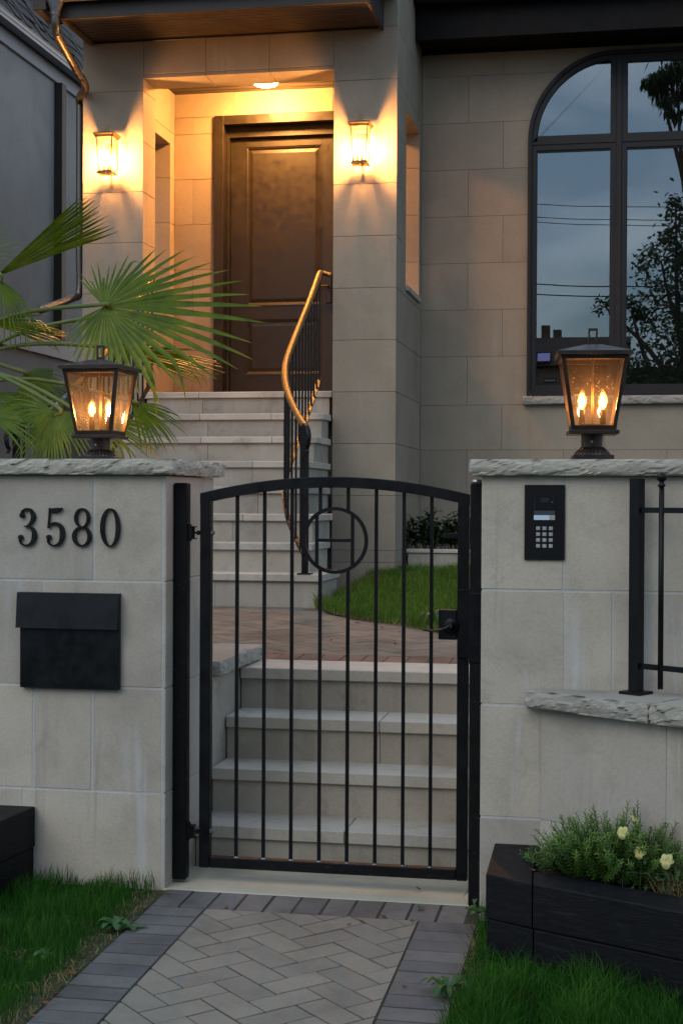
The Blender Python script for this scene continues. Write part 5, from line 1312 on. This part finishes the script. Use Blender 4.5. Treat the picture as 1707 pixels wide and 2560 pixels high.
pansy(at(1665, 2153, 4.52), (-.2, -1, .2), .022, 3, 'large pale yellow pansy with orange throat nearest the picture edge')
pansy(at(1586, 2048, 4.62), (.9, -.4, .2), .014, 4, 'small half closed pale pansy above the open flowers')
st_pts = scatter(420, .12, .42, 4.35, 4.60, lambda x, y: y > 4.50 - .53 * (x - .15) and y < 4.72 - .5 * (x - .1), lambda x, y: .224)
grass('dry_grass', st_pts, 'dry straw coloured grass in the planter beside the pansies', 'straw', .05, .12, .0016, 6, 1.3)
lb = LB()
for k in range(3):
    b0 = Vector((.30 + .02 * k, 4.62, .224)); pts = [b0 + Vector((-.05 * t * t * (1 + k * .4), -.01 * t, .36 * t - .05 * t * t)) * (1 - .15 * k) for t in [i / 9 for i in range(10)]]
    lb.strip(pts, [.003 * (1 - i / 10) + .0004 for i in range(10)], Vector((1, .2, 0)).normalized(), [0] * 10)
tag(lb.build('grass_stalk', 'weed'), 'tall thin grass stalk leaning at the right picture edge', 'grass stalk')

def weed(p, n_, l_, seed, label, flat=.35, wdt=.30):
    rnd = random.Random(seed); lb = LB()
    for k in range(n_):
        a = 2 * math.pi * k / n_ + rnd.uniform(-.4, .4); d = Vector((math.cos(a), math.sin(a), 0)); L_ = l_ * rnd.uniform(.6, 1.1); sd = Vector((-d.y, d.x, 0)); pts = []; ws = []
        for j in range(7):
            t = j / 6; pts.append(p + d * (L_ * t) + UPV * (L_ * (flat * 2.2 * t - flat * 1.9 * t * t) + .002)); ws.append(L_ * wdt * math.sin(math.pi * min(.98, .04 + .94 * t ** 1.3)) * (.8 + .35 * (j % 2)) + .0006)
        lb.strip(pts, ws, sd, [0] * 7, UPV, .25)
    return tag(lb.build('weed', 'weed'), label, 'weed')
def gpt(u, v):
    d = ray(u, v); t = (-CAM_Z - SL * 5.2) / (d.z - SL * d.y); p = d * t; return Vector((p.x, p.y, p.z + CAM_Z))
weed(gpt(288, 2325), 14, .06, 1, 'leafy green weed at the left edge of the street path', .8)
weed(gpt(332, 2322), 5, .045, 2, 'small flat weed leaf lying over the left border pavers', .3)
weed(gpt(1196, 2312) + Vector((0, 0, .035)), 6, .05, 3, 'broad leaved weed at the foot of the intercom pillar', .5, .45)
weed(gpt(1192, 2268), 7, .05, 4, 'weed growing up beside the latch post foot', 1.6)
weed(gpt(1118, 2490), 17, .085, 5, 'leafy weed spilling over the right border pavers', .8, .15)
weed(gpt(1050, 2276), 5, .018, 6, 'tiny weed sprouting between two pavers at the threshold', 1.0)
weed(gpt(115, 2400), 6, .05, 7, 'rounded weed in the left lawn', .9, .4)
lz = zl(-.97, 8.05); weed(Vector((-1.0, 8.0, lz)), 7, .10, 8, 'yellowing leafy weed on the upper lawn edge behind the lock', 1.4, .16)

# fallen leaves --------------------------------------------------------------------------
rl_ = random.Random(21); lfm = []
for k in range(5):
    lb = LB(); cur = rl_.uniform(.2, .7); lb.strip([Vector((x * .02 - .01, 0, cur * .03 * (x - .5) ** 2)) for x in (0, .2, .45, .7, .9, 1.0)], [.0006, .0045, .0062, .0048, .002, .0004], Vector((0, 1, 0)), [0] * 6, UPV, rl_.uniform(.2, .8))
    me = bpy.data.meshes.new('fallen_leaf'); me.from_pydata(lb.v, [], lb.f); me.materials.append(MAT['dead_leaf']); set_tip(me, lb.t); me.update(); lfm.append(me)
def fallen(p, s_, label, group):
    o = bpy.data.objects.new('fallen_leaf', rl_.choice(lfm)); col.objects.link(o); o.location = p; o.rotation_euler = (rl_.uniform(-.3, .3), rl_.uniform(-.3, .3), rl_.uniform(0, 6.28)); o.scale = (s_, s_, s_); tag(o, label, 'leaf', group)
for k in range(30):
    v = rl_.uniform(2235, 2550); t = (v - 2235) / 315; u = 395 - t * 320 + rl_.gauss(-6, 14); fallen(gpt(u, v) + Vector((0, 0, rl_.uniform(.004, .012))), rl_.uniform(.5, 1.3), 'small dry brown leaf along the lawn edge left of the path', 'dry leaves on the left path edge')
for (u, v) in ((905, 2308), (1030, 2306), (1168, 2342), (1175, 2392), (1172, 2402), (958, 2296), (566, 2272), (872, 2315), (1010, 2470), (1045, 2225)): fallen(gpt(u, v) + Vector((0, 0, .004)), rl_.uniform(.7, 1.3), 'small dry leaf on the pavers in front of the gate', 'dry leaves on the pavers')
for (u, v, Y) in ((1390, 2155, 4.62), (1330, 2178, 4.62), (1365, 2186, 4.60), (1425, 2175, 4.55), (1480, 2230, 4.48)):
    d = ray(u, v); t = (.262 - CAM_Z) / d.z; q = d * t; fallen(Vector((q.x, q.y, .264)), rl_.uniform(.7, 1.5), 'dry brown leaf on top of the black planter timbers', 'dry leaves on the planter')
for k in range(14): fallen(Vector((rl_.uniform(-1.5, -.8), 0, 0)) + Vector((0, rl_.uniform(7.0, 8.3), .735)), rl_.uniform(.8, 1.6), 'small dry leaf on the brick path behind the gate', 'dry leaves on the upper path')

# ================================================================== ACROSS THE STREET (seen in the window glass)
YG = 12.302
def refl(u, v, Yb):
    P = at(u, v, YG); t = (2 * YG - Yb) / YG; return Vector((P.x * t, Yb, CAM_Z + (P.z - CAM_Z) * t))
def tree(name, base, blobs, nleaf, ls, seed, label, droop=0.0):
    """trunk, limbs to each blob (centre, radii), leaves spread in clumps"""
    rnd = random.Random(seed); g_ = empty(name, base, label, 'tree', 'trees across the street'); tk_ = MB(); base = Vector(base)
    top = sum((Vector(b[0]) for b in blobs), Vector()) / len(blobs); fork = base.lerp(top, .5)
    tk_.tube(catmull([base, base.lerp(fork, .5) + Vector((.1, 0, 0)), fork], 5), [.22 - .008 * i for i in range(11)], 10)
    for (c, r_) in blobs: c = Vector(c); m_ = fork.lerp(c, .5) + Vector((rnd.uniform(-.3, .3), 0, .2)); tk_.tube(catmull([fork, m_, c], 5), [.10 - .008 * i for i in range(11)], 7)
    lb = LB()
    tot = sum(r_[0] * r_[2] for c, r_ in blobs)
    for (c, r_) in blobs:
        c = Vector(c); n_ = int(nleaf * r_[0] * r_[2] / tot); ncl = max(6, n_ // 45); cl = []
        for k in range(ncl):
            d = Vector((rnd.gauss(0, 1), rnd.gauss(0, 1), rnd.gauss(0, 1))).normalized() * rnd.uniform(.35, 1.0) ** .6; q = c + Vector((d.x * r_[0], d.y * r_[1], d.z * r_[2])); cl.append(q)
            tk_.tube([c.lerp(q, .2), c.lerp(q, .6) + Vector((0, 0, .06)), q], [.02, .012, .005], 4, False)
        for k in range(n_):
            q = rnd.choice(cl); s_ = .21 * min(r_); p = q + Vector((rnd.gauss(0, s_), rnd.gauss(0, s_), rnd.gauss(0, s_ * (1 if not droop else .6)) - abs(rnd.gauss(0, s_)) * droop))
            d = Vector((rnd.gauss(0, 1), rnd.gauss(0, 1), rnd.gauss(-.3 - 3 * droop, .7))).normalized(); sd = d.cross(Vector((rnd.gauss(0, 1), rnd.gauss(0, 1), rnd.gauss(0, 1)))).normalized(); l_ = ls * rnd.uniform(.7, 1.3)
            lb.strip([p, p + d * l_ * .5, p + d * l_], [.002, l_ * (.24 if not droop else .10), .002], sd, [0, 0, 0])
    lb.build('crown', 'tree_leaf', g_, False); tk_.build('trunk', 'bark', g_); return g_
c_ = lambda u, v, Y: tuple(refl(u, v, Y))
tb = refl(1800, 1000, -7.5)
tree('street_tree', (tb.x, -7.5, -.45), [(c_(1690, 560, -7.5), (.5, .5, .5)), (c_(1650, 650, -7.3), (.55, .6, .6)), (c_(1720, 760, -7.5), (1.1, 1.0, 1.0)), (c_(1800, 600, -7.7), (1.0, 1.0, 1.2)), (c_(1820, 850, -7.5), (1.5, 1.3, 1.2)), (c_(1700, 930, -7.6), (1.2, 1.0, .8)), (c_(1575, 775, -7.2), (.55, .5, .25)), (c_(1510, 765, -7.2), (.35, .3, .16))], 9500, .115, 3, 'leafy tree across the street mirrored in the window glass')
tb2 = refl(1900, 500, -6.5)
tree('conifer_tree', (tb2.x, -6.5, -.45), [(c_(1700, 185, -6.5), (.7, .7, .45)), (c_(1770, 110, -6.5), (1.0, .9, .7)), (c_(1640, 190, -6.4), (.45, .4, .2)), (c_(1840, 230, -6.6), (.9, .9, .8)), (c_(1690, 240, -6.4), (.4, .4, .3))], 4200, .22, 4, 'drooping conifer across the street mirrored at the top of the window', .9)
hz = refl(1700, 905, -9.0).z
hg = empty('hedge', (3.2, -9.2, -.45), 'dense clipped hedge across the street mirrored low in the window', 'hedge')
hb = LB(); rh = random.Random(8); x0h = refl(1535, 950, -9.0).x
for k in range(9000):
    p = Vector((rh.uniform(x0h, x0h + 6.5), rh.uniform(-9.6, -8.75), rh.uniform(-.3, hz) + .12 * MN.noise(Vector((k * .37, 0, 0))))); d = Vector((rh.gauss(0, 1), rh.gauss(.5, 1), rh.gauss(0, 1))).normalized(); sd = d.cross(Vector((rh.gauss(0, 1), rh.gauss(0, 1), 1))).normalized(); l_ = rh.uniform(.08, .16)
    hb.strip([p, p + d * l_ * .5, p + d * l_], [.004, l_ * .3, .002], sd, [0, 0, 0])
hb.build('foliage', 'tree_leaf', hg, False); box('twig_mass', x0h + .05, x0h + 6.4, -9.5, -8.95, -.45, hz - .12, 'bark', hg)
oh = empty('tiled_house', (-1.5, -26, -.4), 'dark roofed house across the street mirrored low in the window', 'house')
ra, rb2 = refl(1250, 850, -24), refl(1560, 836, -24); zr_ = ra.z
ev = refl(1300, 915, -23.0).z
MB().prism([(-23.0, ev), (-24.0, zr_ + .05), (-30.0, zr_ + .05), (-31.0, ev)], 0, 1, lambda a, b, t: (-14 + t * 14.3, a, b)).build('roof', 'roof_tile', oh)
box('wall', -13.6, -.1, -30.5, -23.4, -.45, ev - .02, 'facade', oh)
for (u0, v0, u1, v1, mt) in ((1338, 880, 1377, 905, 'lit_pane'), (1357, 945, 1392, 956, 'trim_grey')):
    a, b = refl(u0, v0, -22.9), refl(u1, v1, -22.9); w_ = box('window', min(a.x, b.x), max(a.x, b.x), -23.1, -22.95, min(a.z, b.z), max(a.z, b.z), 'dark_wood', oh); box('pane', min(a.x, b.x) + .04, max(a.x, b.x) - .04, -22.948, -22.93, min(a.z, b.z) + .04, max(a.z, b.z) - .04, mt, w_)
for (u, v) in ((1362, 815), (1392, 826)): a = refl(u, v, -25); box('chimney', a.x - .14, a.x + .14, -25.2, -24.8, zr_ - .2, a.z, 'roof_tile', oh)
for i, (v0, v1) in enumerate(((500, 512), (533, 545), (545, 560), (702, 709), (728, 732))):
    a, b = refl(1200, v0, -10), refl(1850, v1, -10); pts = [a.lerp(b, t) - Vector((0, 0, .10 * math.sin(math.pi * t))) for t in [k / 10 for k in range(11)]]
    d = (b - a).normalized(); pts = [a - d * 25] + pts + [b + d * 25]
    o = MB().tube(pts, .009 if i < 3 else .014, 6).build('overhead_cable', 'iron', None, True); tag(o, ['topmost thin overhead cable', 'second overhead cable from the top', 'third overhead cable from the top', 'thicker overhead cable, fourth from the top', 'lowest thick overhead cable'][i] + ' mirrored in the window', 'cable', 'overhead cables across the street')
